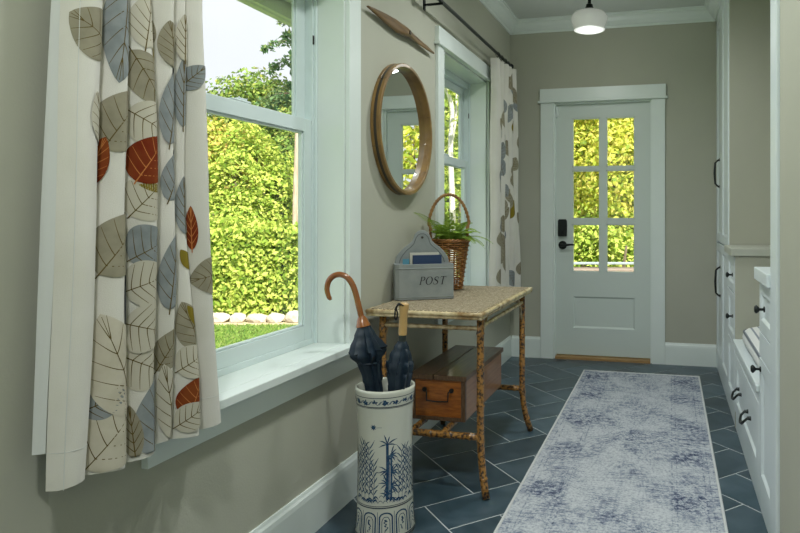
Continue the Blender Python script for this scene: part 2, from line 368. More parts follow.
# ------------------------------------------------------------ built-in cabinets on the right
def knob(parent, x, y, z):
    m = MB(); pr = [(.0, 0), (.011, 0), (.011, .004), (.005, .006), (.005, .018), (.010, .022), (.0155, .028), (.0155, .032), (.010, .037), (0, .038)]
    n = 16; V = []
    for r, h in pr: V += [(x - h, y + r * math.cos(2 * PI * k / n), z + r * math.sin(2 * PI * k / n)) for k in range(n)]
    m.add(V, [(i * n + k, i * n + (k + 1) % n, (i + 1) * n + (k + 1) % n, (i + 1) * n + k) for i in range(len(pr) - 1) for k in range(n)])
    return m.build('knob', BLACK, parent, smooth=True)
def pull(parent, x, y, z0, z1):
    m = MB(); zm = (z0 + z1) / 2
    m.tube([(x, y, z0), (x - .012, y, z0 + .004), (x - .030, y, z0 + .022), (x - .034, y, zm), (x - .030, y, z1 - .022), (x - .012, y, z1 - .004), (x, y, z1)], [.008, .006, .0065, .008, .0065, .006, .008], 10)
    for zz in (z0, z1): m.tube([(x, y, zz), (x - .004, y, zz)], .011, 12)
    return m.build('handle', BLACK, parent, smooth='auto')
def bail(parent, x, y, z, w=.1):
    m = MB()
    for s in (-1, 1): m.tube([(x, y + s * w / 2, z), (x - .016, y + s * w / 2, z)], [.010, .007], 12)
    m.tube([(x - .014, y - w / 2, z), (x - .03, y - w / 2 * .96, z - .016), (x - .036, y - w * .3, z - .03), (x - .038, y, z - .034), (x - .036, y + w * .3, z - .03), (x - .03, y + w / 2 * .96, z - .016), (x - .014, y + w / 2, z)], [.005, .0055, .006, .0075, .006, .0055, .005], 10)
    return m.build('handle', BLACK, parent, smooth='auto')
def front(name, parent, y0, y1, z0, z1, x=XR, rail=.055, t=.020, shaker=True):
    y0 += .0018; y1 -= .0018; z0 += .0018; z1 -= .0018
    m = MB()
    if shaker and (z1 - z0) > 2.6 * rail:
        m.box(x, x + t, y0, y0 + rail, z0, z1).box(x, x + t, y1 - rail, y1, z0, z1).box(x, x + t, y0 + rail, y1 - rail, z0, z0 + rail).box(x, x + t, y0 + rail, y1 - rail, z1 - rail, z1)
        o = m.build(name, CABP, parent, bevel=.0012)
        e = .010
        MB().box(x + .009, x + t, y0 + rail, y1 - rail, z0 + rail, z1 - rail).build('panel', CABP, o)
        # small sloped moulding inside the frame
        mm = MB(); a, b, c, d = y0 + rail, y1 - rail, z0 + rail, z1 - rail
        V = [(x + .0005, a, c), (x + .0005, b, c), (x + .0005, b, d), (x + .0005, a, d), (x + .0088, a + e, c + e), (x + .0088, b - e, c + e), (x + .0088, b - e, d - e), (x + .0088, a + e, d - e)]
        mm.add(V, [(i, (i + 1) % 4, (i + 1) % 4 + 4, i + 4) for i in range(4)]); mm.build('panel_moulding', CABP, o)
    else:
        o = m.box(x, x + t, y0, y1, z0, z1).build(name, CABP, parent, bevel=.0015)
    return o
xb = XR + .0205
# tall cabinet by the door
T = thing('tall_cabinet', (.63, 4.48, 0), 'tall white panelled cabinet reaching the ceiling next to the door', 'cabinet')
yA, yB_ = 3.99, YB - .004
bx('body', CABP, T, (xb, XN - .002, yA + .02, yB_, .0, ZC - .002))
bx('end_panel', WALL, T, (xb - .012, XN - .002, yA, yA + .02, .0, ZC - .002))
bx('filler', CABP, T, (XR, xb, 4.93, yB_, 0, ZC - .1)); bx('frieze', CABP, T, (XR, xb, yA, yB_, 2.56, ZC - .003)); bx('plinth', CABP, T, (XR + .004, xb, yA, yB_, 0, .095))
ym = 4.46
for a, b, hy in ((yA, ym, ym - .03), (ym, 4.93, ym + .03)):
    d_ = front('door', T, a, b, .955, 2.56); pull(d_, XR, hy + (.16 if b > ym else -.0), 1.345, 1.535) if b > ym else None
for a, b in ((yA, ym), (ym, 4.93)):
    d_ = front('door', T, a, b, .10, .945)
    if b > ym: pull(d_, XR, ym + .12, .585, .785)
# drawer cabinet
T = thing('drawer_cabinet', (.63, 3.77, 0), 'white base cabinet with stacked knobbed drawers beyond the bench', 'cabinet')
a, b = 3.57, 3.988
bx('body', CABP, T, (xb, XN - .002, a + .018, b, 0, .925)); bx('end_panel', WALL, T, (XR + .002, XN - .002, a, a + .018, .0, .925)); bx('plinth', CABP, T, (XR + .004, xb, a + .02, b, 0, .095))
for z0, z1 in ((.72, .922), (.44, .717), (.10, .437)):
    d_ = front('drawer', T, a + .019, b, z0, z1, rail=.045); knob(d_, XR, 3.69, {.72: .815, .44: .585}[z0]) if z0 > .2 else None
SHADEC = mat('shade toned counter', (.44, .45, .385), .35, c2=(.48, .49, .43), nscale=12)  # white slab; the shade on its near end is put into the colour
tag(MB().box(XR - .022, XN - .002, 3.555, 3.985, .927, .968).build('countertop', SHADEC, org=(.63, 3.77, .927), bevel=.004), 'thin pale counter slab on the drawer cabinet beyond the bench', 'countertop')
# bench
T = thing('storage_bench', (.63, 3.09, 0), 'white built-in bench with one wide panelled drawer under its seat', 'bench')
a, b = 2.62, 3.568
bx('body', CABP, T, (xb, XN - .002, a, b, 0, .452)); bx('plinth', CABP, T, (XR + .004, xb, a, b, 0, .095))
d_ = front('drawer', T, a + .03, b - .03, .10, .405, rail=.06); bail(d_, XR, 3.30, .27); bail(d_, XR, 2.93, .27)
bx('face_rail', CABP, T, (XR, xb, a, b, .407, .452)); bx('stile', CABP, T, (XR, xb, b - .03, b, .097, .405)); bx('stile', CABP, T, (XR, xb, a, a + .03, .097, .405))
bx('seat', CABP, T, (XR - .012, XN - .002, a, b, .454, .482), .005)
# near base cabinet
T = thing('base_cabinet', (.63, 2.46, 0), 'nearest white base cabinet with a knobbed drawer above a panelled door', 'cabinet')
a, b = 2.302, 2.616
bx('body', CABP, T, (xb, XN - .002, a, b, 0, .895)); bx('plinth', CABP, T, (XR + .004, xb, a, b, 0, .095))
d_ = front('drawer', T, a, b, .70, .893, rail=.045); knob(d_, XR, 2.47, .80)
d_ = front('drawer', T, a, b, .60, .697, shaker=False)
d_ = front('door', T, a, b, .10, .597, rail=.05); knob(d_, XR, 2.575, .555)
tag(MB().box(XR - .018, XN - .002, 2.302, 2.634, .897, .945).build('countertop', CABP, org=(.63, 2.46, .897), bevel=.004), 'thick white counter slab on the nearest base cabinet', 'countertop')
p_ = MB().box(XR - .006, XN - .002, 2.184, 2.30, 0, ZC); tag(p_.build('trim_4', CABP, bevel=.003), 'tall white end post of the built-in cabinets', kind='structure')
# cushion on the bench
STRIPE = mat('ticking fabric', (.70, .71, .70), .9, c2=(.25, .28, .32), nscale=1.0, ndetail=0)
t = STRIPE.node_tree; wv = t.nodes.new('ShaderNodeTexWave'); wv.inputs['Scale'].default_value = 9; wv.bands_direction = 'X'
cr = [n for n in t.nodes if n.type == 'VALTORGB'][0]; cr.color_ramp.elements[0].position = .80; cr.color_ramp.elements[1].position = .9
mpn = [n for n in t.nodes if n.type == 'MAPPING'][0]; t.links.new(mpn.outputs['Vector'], wv.inputs['Vector']); t.links.new(wv.outputs['Fac'], cr.inputs['Fac'])
cu = thing('bench_cushion', (.63, 3.1, .482), 'white box cushion with dark piping and thin stripes on the bench', 'cushion')
def rr(x0, x1, y0, y1, r, n=6):
    P = []
    for cx_, cy_, a0 in ((x1 - r, y1 - r, 0), (x0 + r, y1 - r, PI / 2), (x0 + r, y0 + r, PI), (x1 - r, y0 + r, 1.5 * PI)):
        P += [(cx_ + r * math.cos(a0 + PI / 2 * i / n), cy_ + r * math.sin(a0 + PI / 2 * i / n)) for i in range(n + 1)]
    return P
P0 = rr(.372, .86, 2.68, 3.50, .11); m = MB(); n = len(P0); lv = [(-.02, .484), (.0, .49), (.010, .505), (.013, .525), (.008, .546), (-.008, .563), (-.035, .574), (-.08, .581), (-.13, .583)]
V = []
for d, z in lv: V += [(.616 + (x - .616) * (1 + d / .25), 3.09 + (y - 3.09) * (1 + d / .41), z) for x, y in P0]
m.add(V, [(i * n + k, i * n + (k + 1) % n, (i + 1) * n + (k + 1) % n, (i + 1) * n + k) for i in range(len(lv) - 1) for k in range(n)] + [tuple((len(lv) - 1) * n + k for k in range(n)), tuple(range(n))[::-1]])
m.build('cover', STRIPE, cu, smooth='auto')
for z in (.552,): MB().tube([(.616 + (x - .616) * 1.028, 3.09 + (y - 3.09) * 1.016, z) for x, y in P0], .0035, 6, closed=True).build('piping', mat('piping', (.16, .18, .21), .8), cu, smooth=True)

# ------------------------------------------------------------ runner rug
def rug_mat():
    m = mat('distressed rug', (.5, .5, .5), .95, spec=.1); t = m.node_tree; p = t.nodes['Principled BSDF']; L = t.links.new
    tcn = t.nodes.new('ShaderNodeTexCoord')
    def noise(scale, detail, st=(1, 1, 1), rough=.6):
        mp = t.nodes.new('ShaderNodeMapping'); mp.inputs['Scale'].default_value = st; L(tcn.outputs['Object'], mp.inputs['Vector'])
        n = t.nodes.new('ShaderNodeTexNoise'); n.inputs['Scale'].default_value = scale; n.inputs['Detail'].default_value = detail; n.inputs['Roughness'].default_value = rough
        L(mp.outputs['Vector'], n.inputs['Vector']); return n.outputs['Fac']
    def math_(op, a, b=None):
        n = t.nodes.new('ShaderNodeMath'); n.operation = op; n.use_clamp = False
        for i, v in enumerate((a, b)):
            if v is None: continue
            if isinstance(v, (int, float)): n.inputs[i].default_value = v
            else: L(v, n.inputs[i])
        return n.outputs[0]
    def ramp(f, a, b):
        n = t.nodes.new('ShaderNodeMapRange'); n.inputs['From Min'].default_value = a; n.inputs['From Max'].default_value = b; L(f, n.inputs['Value']); return n.outputs['Result']
    sx = t.nodes.new('ShaderNodeSeparateXYZ'); L(tcn.outputs['Object'], sx.inputs[0]); ax = math_('ABSOLUTE', sx.outputs['X'])
    big = ramp(noise(3.4, 4, (1.3, 1.0, 1)), .40, .66)
    fine = ramp(noise(46, 6, (1, 1, 1), .82), .45, .60)
    streak = ramp(noise(26, 4, (.35, 2.6, 1), .7), .5, .66)
    mott = ramp(noise(90, 2), .45, .62)
    # medallion blocks of the woven border
    vor = t.nodes.new('ShaderNodeTexVoronoi'); vor.inputs['Scale'].default_value = 13; L(tcn.outputs['Object'], vor.inputs['Vector'])
    medal = ramp(vor.outputs['Distance'], .28, .12)
    blk = ramp(math_('SINE', math_('MULTIPLY', sx.outputs['Y'], 13.5)), .15, .75)
    inb = math_('MULTIPLY', ramp(ax, .20, .225), ramp(ax, .365, .345))
    border = math_('MULTIPLY', math_('MULTIPLY', blk, inb), math_('ADD', math_('MULTIPLY', fine, .6), math_('MULTIPLY', medal, .45)))
    def line(pos, wd):
        d = math_('ABSOLUTE', math_('SUBTRACT', ax, pos)); return ramp(d, wd, wd * .4)
    ln = math_('ADD', math_('ADD', line(.215, .004), line(.235, .003)), math_('ADD', line(.35, .004), line(.372, .0035)))
    ln = math_('MULTIPLY', ln, math_('MULTIPLY', ramp(noise(60, 2, (1, .6, 1)), .45, .62), .30))
    den = math_('ADD', math_('MULTIPLY', big, math_('ADD', math_('MULTIPLY', fine, .62), math_('MULTIPLY', streak, .40))), math_('MULTIPLY', border, .75))
    den = math_('ADD', den, math_('MULTIPLY', ramp(noise(105, 3, (1, 1.4, 1), .7), .56, .66), math_('ADD', math_('MULTIPLY', big, .35), .22))); den = math_('ADD', den, ln); den = math_('ADD', den, math_('MULTIPLY', mott, .20)); den = math_('ADD', den, math_('MULTIPLY', streak, .12))
    r = t.nodes.new('ShaderNodeValToRGB'); e = r.color_ramp.elements
    e[0].position = 0; e[0].color = (.56, .58, .61, 1); e[1].position = 1; e[1].color = (.045, .06, .12, 1); x = e.new(.45); x.color = (.22, .25, .325, 1)
    L(den, r.inputs['Fac']); L(r.outputs['Color'], p.inputs['Base Color'])
    b = t.nodes.new('ShaderNodeBump'); b.inputs['Strength'].default_value = .3; b.inputs['Distance'].default_value = .003; L(noise(500, 2), b.inputs['Height']); L(b.outputs['Normal'], p.inputs['Normal'])
    return m
RX0, RX1, RY0, RY1 = -.618, .205, 1.25, 4.62
R = thing('runner_rug', ((RX0 + RX1) / 2, 3.4, 0), 'faded blue and grey runner rug lying along the tiled hall', 'rug')
def rugf(u, v):
    x = RX0 + .012 + (RX1 - RX0 - .024) * u; y = RY0 + .012 + (RY1 - RY0 - .024) * v
    return (x, y, .0085 + .0012 * math.sin(y * 9 + x * 3) * math.sin(x * 7))
MB().grid(rugf, 20, 60).build('pile', rug_mat(), R, smooth=True)
BIND = mat('rug binding', (.62, .63, .63), .95, bump=.3, bscale=300)
loop = rr(RX0 + .007, RX1 - .007, RY0 + .007, RY1 - .007, .012, 3)
MB().box(RX0 + .01, RX1 - .01, RY0 + .01, RY1 - .01, .0006, .006).build('backing', BIND, R)
def edge(u, a, b, nn=90):
    return [(a[0] + (b[0] - a[0]) * i / nn, a[1] + (b[1] - a[1]) * i / nn, .0062 + .0006 * math.sin(i * 1.3)) for i in range(nn + 1)]
for a, b in (((RX0 + .006, RY0), (RX0 + .006, RY1)), ((RX1 - .006, RY0), (RX1 - .006, RY1)), ((RX0, RY0 + .006), (RX1, RY0 + .006)), ((RX0, RY1 - .006), (RX1, RY1 - .006))):
    MB().tube(edge(0, a, b), .006, 8).build('bound_edge', BIND, R, smooth=True)

# ------------------------------------------------------------ bamboo table
BAM = mat('burnt bamboo', (.36, .17, .035), .32, c2=(.030, .014, .008), nscale=80, ndetail=3, lo=.45, hi=.60, coat=.3)
BAMP = mat('pale bamboo', (.60, .49, .29), .35, c2=(.26, .16, .06), nscale=26, ndetail=4, lo=.42, hi=.66, coat=.2)
def bamboo(m, pts, r, nodes=4, n=12, sub=10):
    """a cane with swollen joints along a polyline"""
    pts = [Vector(p) for p in pts]; L = [0]
    for i in range(1, len(pts)): L.append(L[-1] + (pts[i] - pts[i - 1]).length)
    S = sorted(set([0, L[-1]] + L + [L[-1] * k / sub for k in range(sub)] + sum([[c - .009, c - .003, c, c + .003, c + .009] for c in [L[-1] * (k + .5) / nodes for k in range(nodes)]], [])))
    cs = [L[-1] * (k + .5) / nodes for k in range(nodes)]; P = []; Rr = []
    for s in S:
        i = max(k for k in range(len(L)) if L[k] <= s + 1e-9); i = min(i, len(pts) - 2); tt = (s - L[i]) / (L[i + 1] - L[i]) if L[i + 1] > L[i] else 0
        P.append(pts[i].lerp(pts[i + 1], tt)); q = min([abs(s - c) for c in cs] + [1]); Rr.append(r * (1 + .20 * math.exp(-(q / .0035) ** 2)))
    m.tube(P, Rr, n); return m
TB = thing('bamboo_table', (-.985, 2.87, 0), 'spotted bamboo side table with woven top and splayed feet against the wall', 'table')
TX0, TX1, TY0, TY1, TZ = -1.238, -.735, 2.43, 3.36, .757
def leg(xt, yt, xf, yf_, zf=.0):
    P = [Vector((xt, yt, TZ - .022)), Vector((xt, yt, .45)), Vector((xt, yt, .26))]
    for k in range(1, 7):
        q = k / 6; P.append(Vector((xt + (xf - xt) * q ** 2, yt + (yf_ - yt) * q ** 2, .26 - (.26 - .003) * q)))
    return bamboo(MB(), P, .0155, 5)
for a in ((-.757, 2.485, -.722, 2.450), (-.757, 3.235, -.722, 3.285), (-1.19, 2.485, -1.222, 2.45), (-1.185, 3.235, -1.215, 3.285)): leg(*a).build('leg', BAM, TB, smooth=True)
WEAVE = mat('woven seagrass', (.40, .30, .16), .75)
t = WEAVE.node_tree; p = t.nodes['Principled BSDF']; tcn = t.nodes.new('ShaderNodeTexCoord'); bk = t.nodes.new('ShaderNodeTexBrick'); mp = t.nodes.new('ShaderNodeMapping'); mp.inputs['Rotation'].default_value = (0, 0, PI / 2)
bk.inputs['Scale'].default_value = 24; bk.inputs['Color1'].default_value = (.56, .48, .34, 1); bk.inputs['Color2'].default_value = (.32, .255, .15, 1); bk.inputs['Mortar'].default_value = (.10, .07, .04, 1); bk.inputs['Mortar Size'].default_value = .035; bk.inputs['Brick Width'].default_value = .42; bk.inputs['Row Height'].default_value = .2
t.links.new(tcn.outputs['Object'], mp.inputs['Vector']); t.links.new(mp.outputs['Vector'], bk.inputs['Vector']); t.links.new(bk.outputs['Color'], p.inputs['Base Color'])
b = t.nodes.new('ShaderNodeBump'); b.inputs['Strength'].default_value = .6; b.inputs['Distance'].default_value = .004; t.links.new(bk.outputs['Fac'], b.inputs['Height']); b.invert = True; t.links.new(b.outputs['Normal'], p.inputs['Normal'])
bx('woven_top', WEAVE, TB, (TX0 + .012, TX1 - .012, TY0 + .012, TY1 - .012, TZ - .022, TZ - .001), .002)
for a, b, nn in (((TX0, TY0 + .004), (TX1, TY0 + .004), 5), ((TX0, TY1 - .004), (TX1, TY1 - .004), 5), ((TX0 + .004, TY0), (TX0 + .004, TY1), 9), ((TX1 - .004, TY0 - .01), (TX1 - .004, TY1 + .012), 9)):
    for zz, rr_ in ((TZ - .0125, .0100), (TZ - .0265, .0062)):
        bamboo(MB(), [(a[0], a[1], zz), (b[0], b[1], zz)], rr_, nn).build('edge_cane', BAMP, TB, smooth=True)
for a, b in (((-.757, 2.485, .682), (-1.19, 2.485, .682)), ((-.757, 3.235, .694), (-1.185, 3.235, .694)), ((-.757, 2.485, .688), (-.757, 3.235, .688)), ((-1.188, 2.485, .688), (-1.188, 3.235, .688))):
    bamboo(MB(), [a, b], .0092, 5 if abs(a[1] - b[1]) < .1 else 7).build('upper_rail', BAMP, TB, smooth=True)
for a, b in (((-.757, 2.485, .236), (-1.19, 2.485, .236)), ((-.757, 3.235, .236), (-1.185, 3.235, .236))):
    bamboo(MB(), [a, b], .0145, 5).build('lower_rail', BAM, TB, smooth=True)
for x in (-1.065, -.925): bamboo(MB(), [(x, 2.485, .236), (x, 3.235, .236)], .0125, 7).build('shelf_cane', BAM, TB, smooth=True)
for sy, y0 in ((1, 2.485), (-1, 3.235)):
    for x in (-.757, -1.188):
        P = [(x, y0 + sy * .012, .60), (x, y0 + sy * .04, .668), (x, y0 + sy * .09, .715), (x, y0 + sy * .15, .728)]
        MB().tube(P, .006, 8).build('brace', BAMP, TB, smooth=True)

# ------------------------------------------------------------ wooden chest on the table's shelf
CH = thing('wooden_chest', (-.985, 2.90, .2515), 'low wooden chest with dark plank lid on the shelf of the bamboo table', 'chest')
WO = mat('orange wood', (.46, .15, .022), .38, c2=(.24, .065, .012), nscale=5, stretch=(4, 1, 22), lo=.3, hi=.7, coat=.25)
WS = mat('chest side wood with reflected light', (.40, .19, .085), .36, c2=(.29, .12, .05), nscale=5, stretch=(4, 1.0, 26), lo=.3, hi=.75, coat=.3)  # paler, pinker than the front: reflected light put into the colour
WD = mat('dark walnut', (.085, .045, .022), .42, c2=(.17, .095, .05), nscale=6, stretch=(30, 1, 6), lo=.35, hi=.72, coat=.15)
x0, x1, y0, y1, z0, z1 = -1.108, -.862, 2.602, 3.205, .2515, .430
bx('front_board', WO, CH, (x0, x1, y0, y0 + .016, z0 + .016, z1)); bx('back_board', WO, CH, (x0, x1, y1 - .016, y1, z0 + .016, z1))
bx('side_board', WS, CH, (x1 - .014, x1 + .001, y0 + .016, y1 - .016, z0 + .004, z1)); bx('side_board', WS, CH, (x0 - .001, x0 + .014, y0 + .016, y1 - .016, z0 + .004, z1))
bx('bottom_board', WD, CH, (x0, x1, y0 - .003, y1, z0, z0 + .016)); bx('corner_strip', WD, CH, (x1 - .018, x1 + .003, y0 - .004, y0 + .012, z0 + .002, z1)); bx('corner_strip', WD, CH, (x0 - .003, x0 + .018, y0 - .004, y0 + .012, z0 + .002, z1))
xm = -1.003
bx('lid_plank', WD, CH, (x0 - .010, xm - .002, y0 - .014, y1 + .008, z1, z1 + .022), .003); bx('lid_plank', WD, CH, (xm + .002, x1 + .010, y0 - .014, y1 + .008, z1, z1 + .022), .003)
hb = MB(); yh = y0 - .004
for s in (-1, 1):
    hb.tube([(-.985 + s * .062, y0, .385), (-.985 + s * .062, yh - .004, .385)], .010, 12)
    hb.tube([(-.985 + s * .062, yh - .002, .385), (-.985 + s * .050, yh - .008, .378), (-.985 + s * .049, yh - .010, .34), (-.985, yh - .010, .337)], .0034, 8)
hb.build('handle', IRON, CH, smooth='auto')

# ------------------------------------------------------------ schoolhouse pendants
OPAL = mat('opal glass', (.78, .79, .77), .12, spec=.5, coat=.5)
def pendant(x, y, label):
    P = thing('pendant_lamp', (x, y, 2.35), label, 'lamp')
    zt = 2.528
    pr = [(.040, zt), (.070, zt - .004), (.104, zt - .018), (.121, zt - .038), (.1255, zt - .056), (.122, zt - .074), (.111, zt - .100), (.104, zt - .118), (.1015, zt - .130), (.098, zt - .1345), (.085, zt - .139), (.050, zt - .144), (.0, zt - .146)]
    MB().lathe(pr, (x, y, 0), 48).build('glass_shade', OPAL, P, smooth=True)
    MB().lathe([(.0, ZC), (.062, ZC), (.062, ZC - .012), (.05, ZC - .022), (.012, ZC - .026), (.012, zt + .045), (.022, zt + .04), (.027, zt + .018), (.036, zt + .008), (.047, zt + .002), (.047, zt - .006), (.0, zt - .006)], (x, y, 0), 28).build('fitter', BLACK, P, smooth='auto')
    MB().tube([(x + .1010 * math.cos(a * PI / 24), y + .1010 * math.sin(a * PI / 24), zt - .131) for a in range(48)], .0026, 6, closed=True).build('rim', OPAL, P, smooth=True)
    ld = bpy.data.lights.new('bulb', 'POINT'); ld.energy = 2.6; ld.shadow_soft_size = .09; ld.color = (.97, 1., .95)
    lo = bpy.data.objects.new('bulb', ld); COL.objects.link(lo); lo.location = (0, 0, -.08); lo.parent = P
_p = OPAL.node_tree.nodes['Principled BSDF']; _p.inputs['Emission Color'].default_value = (1, .98, .93, 1); _p.inputs['Emission Strength'].default_value = .12
pendant(-.53, 4.26, 'white schoolhouse glass pendant hanging before the door')
FILL_LENS = mat('added fill lens', (.8, .8, .78), .4); FILL_LENS.node_tree.nodes['Principled BSDF'].inputs['Emission Color'].default_value = (.95, 1, .97, 1); FILL_LENS.node_tree.nodes['Principled BSDF'].inputs['Emission Strength'].default_value = 4
def added_fill_light(x, y, label, k=1.):  # fill light added out of view, shaped as a recessed ceiling fixture
    P = thing('added_downlight', (x, y, ZC - .004), label, 'lamp')
    MB().lathe([(.058, ZC - .001), (.082, ZC - .001), (.082, ZC - .007), (.060, ZC - .009), (.056, ZC - .004)], (x, y, 0), 32).build('trim_ring', TRIM, P, smooth='auto')
    MB().lathe([(0, ZC - .003), (.058, ZC - .003)], (x, y, 0), 32).build('lens', FILL_LENS, P)
    ld = bpy.data.lights.new('bulb', 'SPOT'); ld.energy = FILL_W * k; ld.shadow_soft_size = .08; ld.color = (.95, 1., .975); ld.spot_size = math.radians(168); ld.spot_blend = .9  # source of the added fill light
    lo = bpy.data.objects.new('bulb', ld); COL.objects.link(lo); lo.location = (0, 0, -.02); lo.parent = P  # bulb of the added fill light
added_fill_light(-.42, .15, 'added unseen fill light in the ceiling above the near end of the hall', 1.5)
added_fill_light(-.42, 1.75, 'added unseen fill light in the ceiling above the front of the rug', 1.)
added_fill_light(-.42, 3.15, 'added unseen fill light in the ceiling above the middle of the rug', .9)

# ------------------------------------------------------------ curtain rods
def rod(y0, y1, brackets, rings, label):
    xr, zr = -1.172, 2.272
    Rd = thing('curtain_rod', (XL, (y0 + y1) / 2, zr), label, 'curtain rod')
    MB().tube([(xr, y0, zr), (xr, y1, zr)], .0105, 14).build('pole', BLACK, Rd, smooth='auto')
    for y, s in ((y0, -1), (y1, 1)): MB().tube([(xr, y - s * .004, zr), (xr, y + s * .006, zr), (xr, y + s * .03, zr), (xr, y + s * .036, zr)], [.016, .019, .019, .012], 16).build('finial', BLACK, Rd, smooth='auto')
    for y in brackets:
        MB().box(XL, XL + .006, y - .014, y + .014, zr - .045, zr + .03).box(XL + .006, xr + .004, y - .006, y + .006, zr - .022, zr - .011).box(xr - .014, xr + .016, y - .006, y + .006, zr - .022, zr - .0105).build('bracket', BLACK, Rd, bevel=.002)
    for y in rings:
        MB().tube([(xr + .014 * math.cos(a * PI / 8), y, zr - .003 + .016 * math.sin(a * PI / 8)) for a in range(16)], .0022, 6, closed=True).tube([(xr, y, zr - .019), (xr, y, zr - .028)], .002, 6).build('ring', BLACK, Rd, smooth=True)
rod(.82, 2.55, [.9, 2.5], [1.0, 1.1, 1.2, 1.3], 'dark metal curtain rod over the near window')
rod(3.02, 4.62, [3.13, 4.58], [4.26, 4.36, 4.46, 4.54], 'dark metal curtain rod slanting above the window by the basket')

# ------------------------------------------------------------ curtains with printed leaves
PRINT = {'t': mat('taupe print', (.235, .215, .155), .9, spec=.1, c2=(.285, .26, .19), nscale=30), 't2': mat('pale taupe print', (.46, .42, .33), .9, spec=.1, c2=(.52, .48, .39), nscale=20),
         'g': mat('grey print', (.20, .222, .228), .9, spec=.1, c2=(.255, .275, .28), nscale=30), 'c': mat('cream print', (.47, .44, .36), .9, spec=.1), 'r': mat('rust print', (.15, .022, .008), .9, spec=.1, c2=(.20, .05, .013), nscale=14),
         'o': mat('olive print', (.19, .145, .02), .9, spec=.1)}
VEIN = mat('vein print', (.105, .075, .022), .9, spec=.1); VEINR = mat('rust vein print', (.46, .17, .05), .9, spec=.1)
class Cloth:
    def __init__(s, bounds, base, amp, hem, top): s.b, s.base, s.amp, s.hem, s.top = bounds, base, amp, hem, top; s.n = len(bounds(1.)) - 1
    def P(s, q, z, off=0.):
        q = min(max(q, 0), s.n - 1e-6); k = int(q); a = q - k; B = s.b(z); y = B[k] + (B[k + 1] - B[k]) * a
        w = B[k + 1] - B[k]; e = .42 if k == 0 else .75
        f = max(math.sin(PI * a), 0) ** e
        x = s.base(y) + min(s.amp, w * .62) * f * (1 + .06 * math.sin(z * 5 + k)) + .004 * math.sin(z * 7 + q * 2)
        y += .010 * math.sin(PI * a) * (1 if k else 0)
        p = Vector((x, y, z))
        if off:
            d = 1e-3; u = s.P(min(q + d, s.n - 1e-5), z) - s.P(max(q - d, 0), z); v = s.P(q, z + d) - s.P(q, z - d); p = p + u.cross(v).normalized() * off
        return p
    def table(s, z):
        N = s.n * 24; L = [0]; p = s.P(0, z)
        for i in range(1, N + 1): r = s.P(i / 24, z); L.append(L[-1] + (r - p).length); p = r
        return np.array(L), np.arange(N + 1) / 24
def print_leaf(cl, par, q0, z0, Ln, Wd, ang, key, lift=0.):
    L, Q = cl.table(z0); s0 = np.interp(q0, Q, L); ca, sa = math.cos(math.radians(ang)), math.sin(math.radians(ang))
    def S(l, w, off):
        ds, dz = l * ca - w * sa, l * sa + w * ca
        return cl.P(float(np.interp(s0 + ds, L, Q)), min(max(z0 + dz, cl.hem + .004), cl.top - .03), off)
    hw = lambda t: Wd / 2 * (math.sin(PI * t ** .8) ** .75 if 0 < t < 1 else 0)
    m = MB(); m.grid(lambda u, v: S((v - .5) * Ln, (2 * u - 1) * hw(v), .0009 + lift), 14, 22)
    lf = m.build('printed_leaf', PRINT[key], par, smooth=True, fix=False)
    if key == 'o': return
    v = MB()
    def strip(P, w):
        V = []
        for i, (l, ww) in enumerate(P):
            a = P[max(i - 1, 0)]; b = P[min(i + 1, len(P) - 1)]; dx, dy = b[0] - a[0], b[1] - a[1]; h = math.hypot(dx, dy) or 1; k = w * (1 - .6 * i / (len(P) - 1)) / 2
            V += [S(l - dy / h * k, ww + dx / h * k, .0009 + lift + .00012), S(l + dy / h * k, ww - dx / h * k, .0009 + lift + .00012)]
        v.add(V, [(2 * i, 2 * i + 1, 2 * i + 3, 2 * i + 2) for i in range(len(P) - 1)])
    strip([((t - .5) * Ln, .0) for t in np.linspace(-.06, .97, 18)], .0026)
    for t0 in (.14, .30, .46, .62, .76):
        for sd in (-1, 1):
            t1 = min(t0 + .22, .97); e = hw(t1) * .93 * sd
            strip([((t0 + (t1 - t0) * k - .5) * Ln, e * (k ** .85)) for k in np.linspace(0, 1, 8)], .0019)
    v.build('leaf_vein', VEINR if key == 'r' else VEIN, lf, fix=False)
def make_curtain(cl, label, leaves, cat='curtain', lead=None, grow=1.25):
    c0 = cl.P(cl.n / 2, cl.hem); C = thing('patterned_curtain', (c0.x, c0.y, cl.hem), label, cat)
    zs = lambda v: cl.hem + (cl.top - cl.hem) * v
    def hemz(q): return .006 * math.sin(q * 2.3)
    MB().grid(lambda u, v: cl.P(u * cl.n, zs(v) + hemz(u * cl.n) * (1 - v)), cl.n * 14, 60).build('fabric', LINEN, C, smooth=True, fix=False)
    MB().grid(lambda u, v: cl.P((1 - u) * cl.n, zs(v) + .012 * (1 - v) + hemz((1 - u) * cl.n) * (1 - v), -.004), cl.n * 10, 40).build('lining', LINING, C, smooth=True, fix=False)
    if lead:
        (xa, ya), zh = lead[0], lead[2]
        def R_(u, v):
            z = zh + (cl.top - zh) * v; p = cl.P(0, z); return Vector((xa + (p.x - xa) * u, p.y - .016 * (1 - u) * (1.7 - min(z, 1.7)) + .002 * math.sin(u * PI + z * 3), z))
        MB().grid(R_, 8, 40).build('turned_edge', LINING, C, smooth=True, fix=False)
    # stitched side seam and bottom hem
    sq = .17
    MB().tube([cl.P(sq, zs(v), .0004) for v in np.linspace(0, 1, 60)], .0008, 5).build('seam', LINING, C)
    MB().tube([cl.P(u * cl.n, cl.hem + .075, .0003) for u in np.linspace(0, 1, cl.n * 16)], .0006, 5).build('hem_stitch', LINING, C)
    for i, (q0, z0, Ln, Wd, ang, key) in enumerate(leaves): print_leaf(cl, C, q0, z0, Ln * grow, Wd * grow, ang, key, .00022 * (i % 12))
    return C
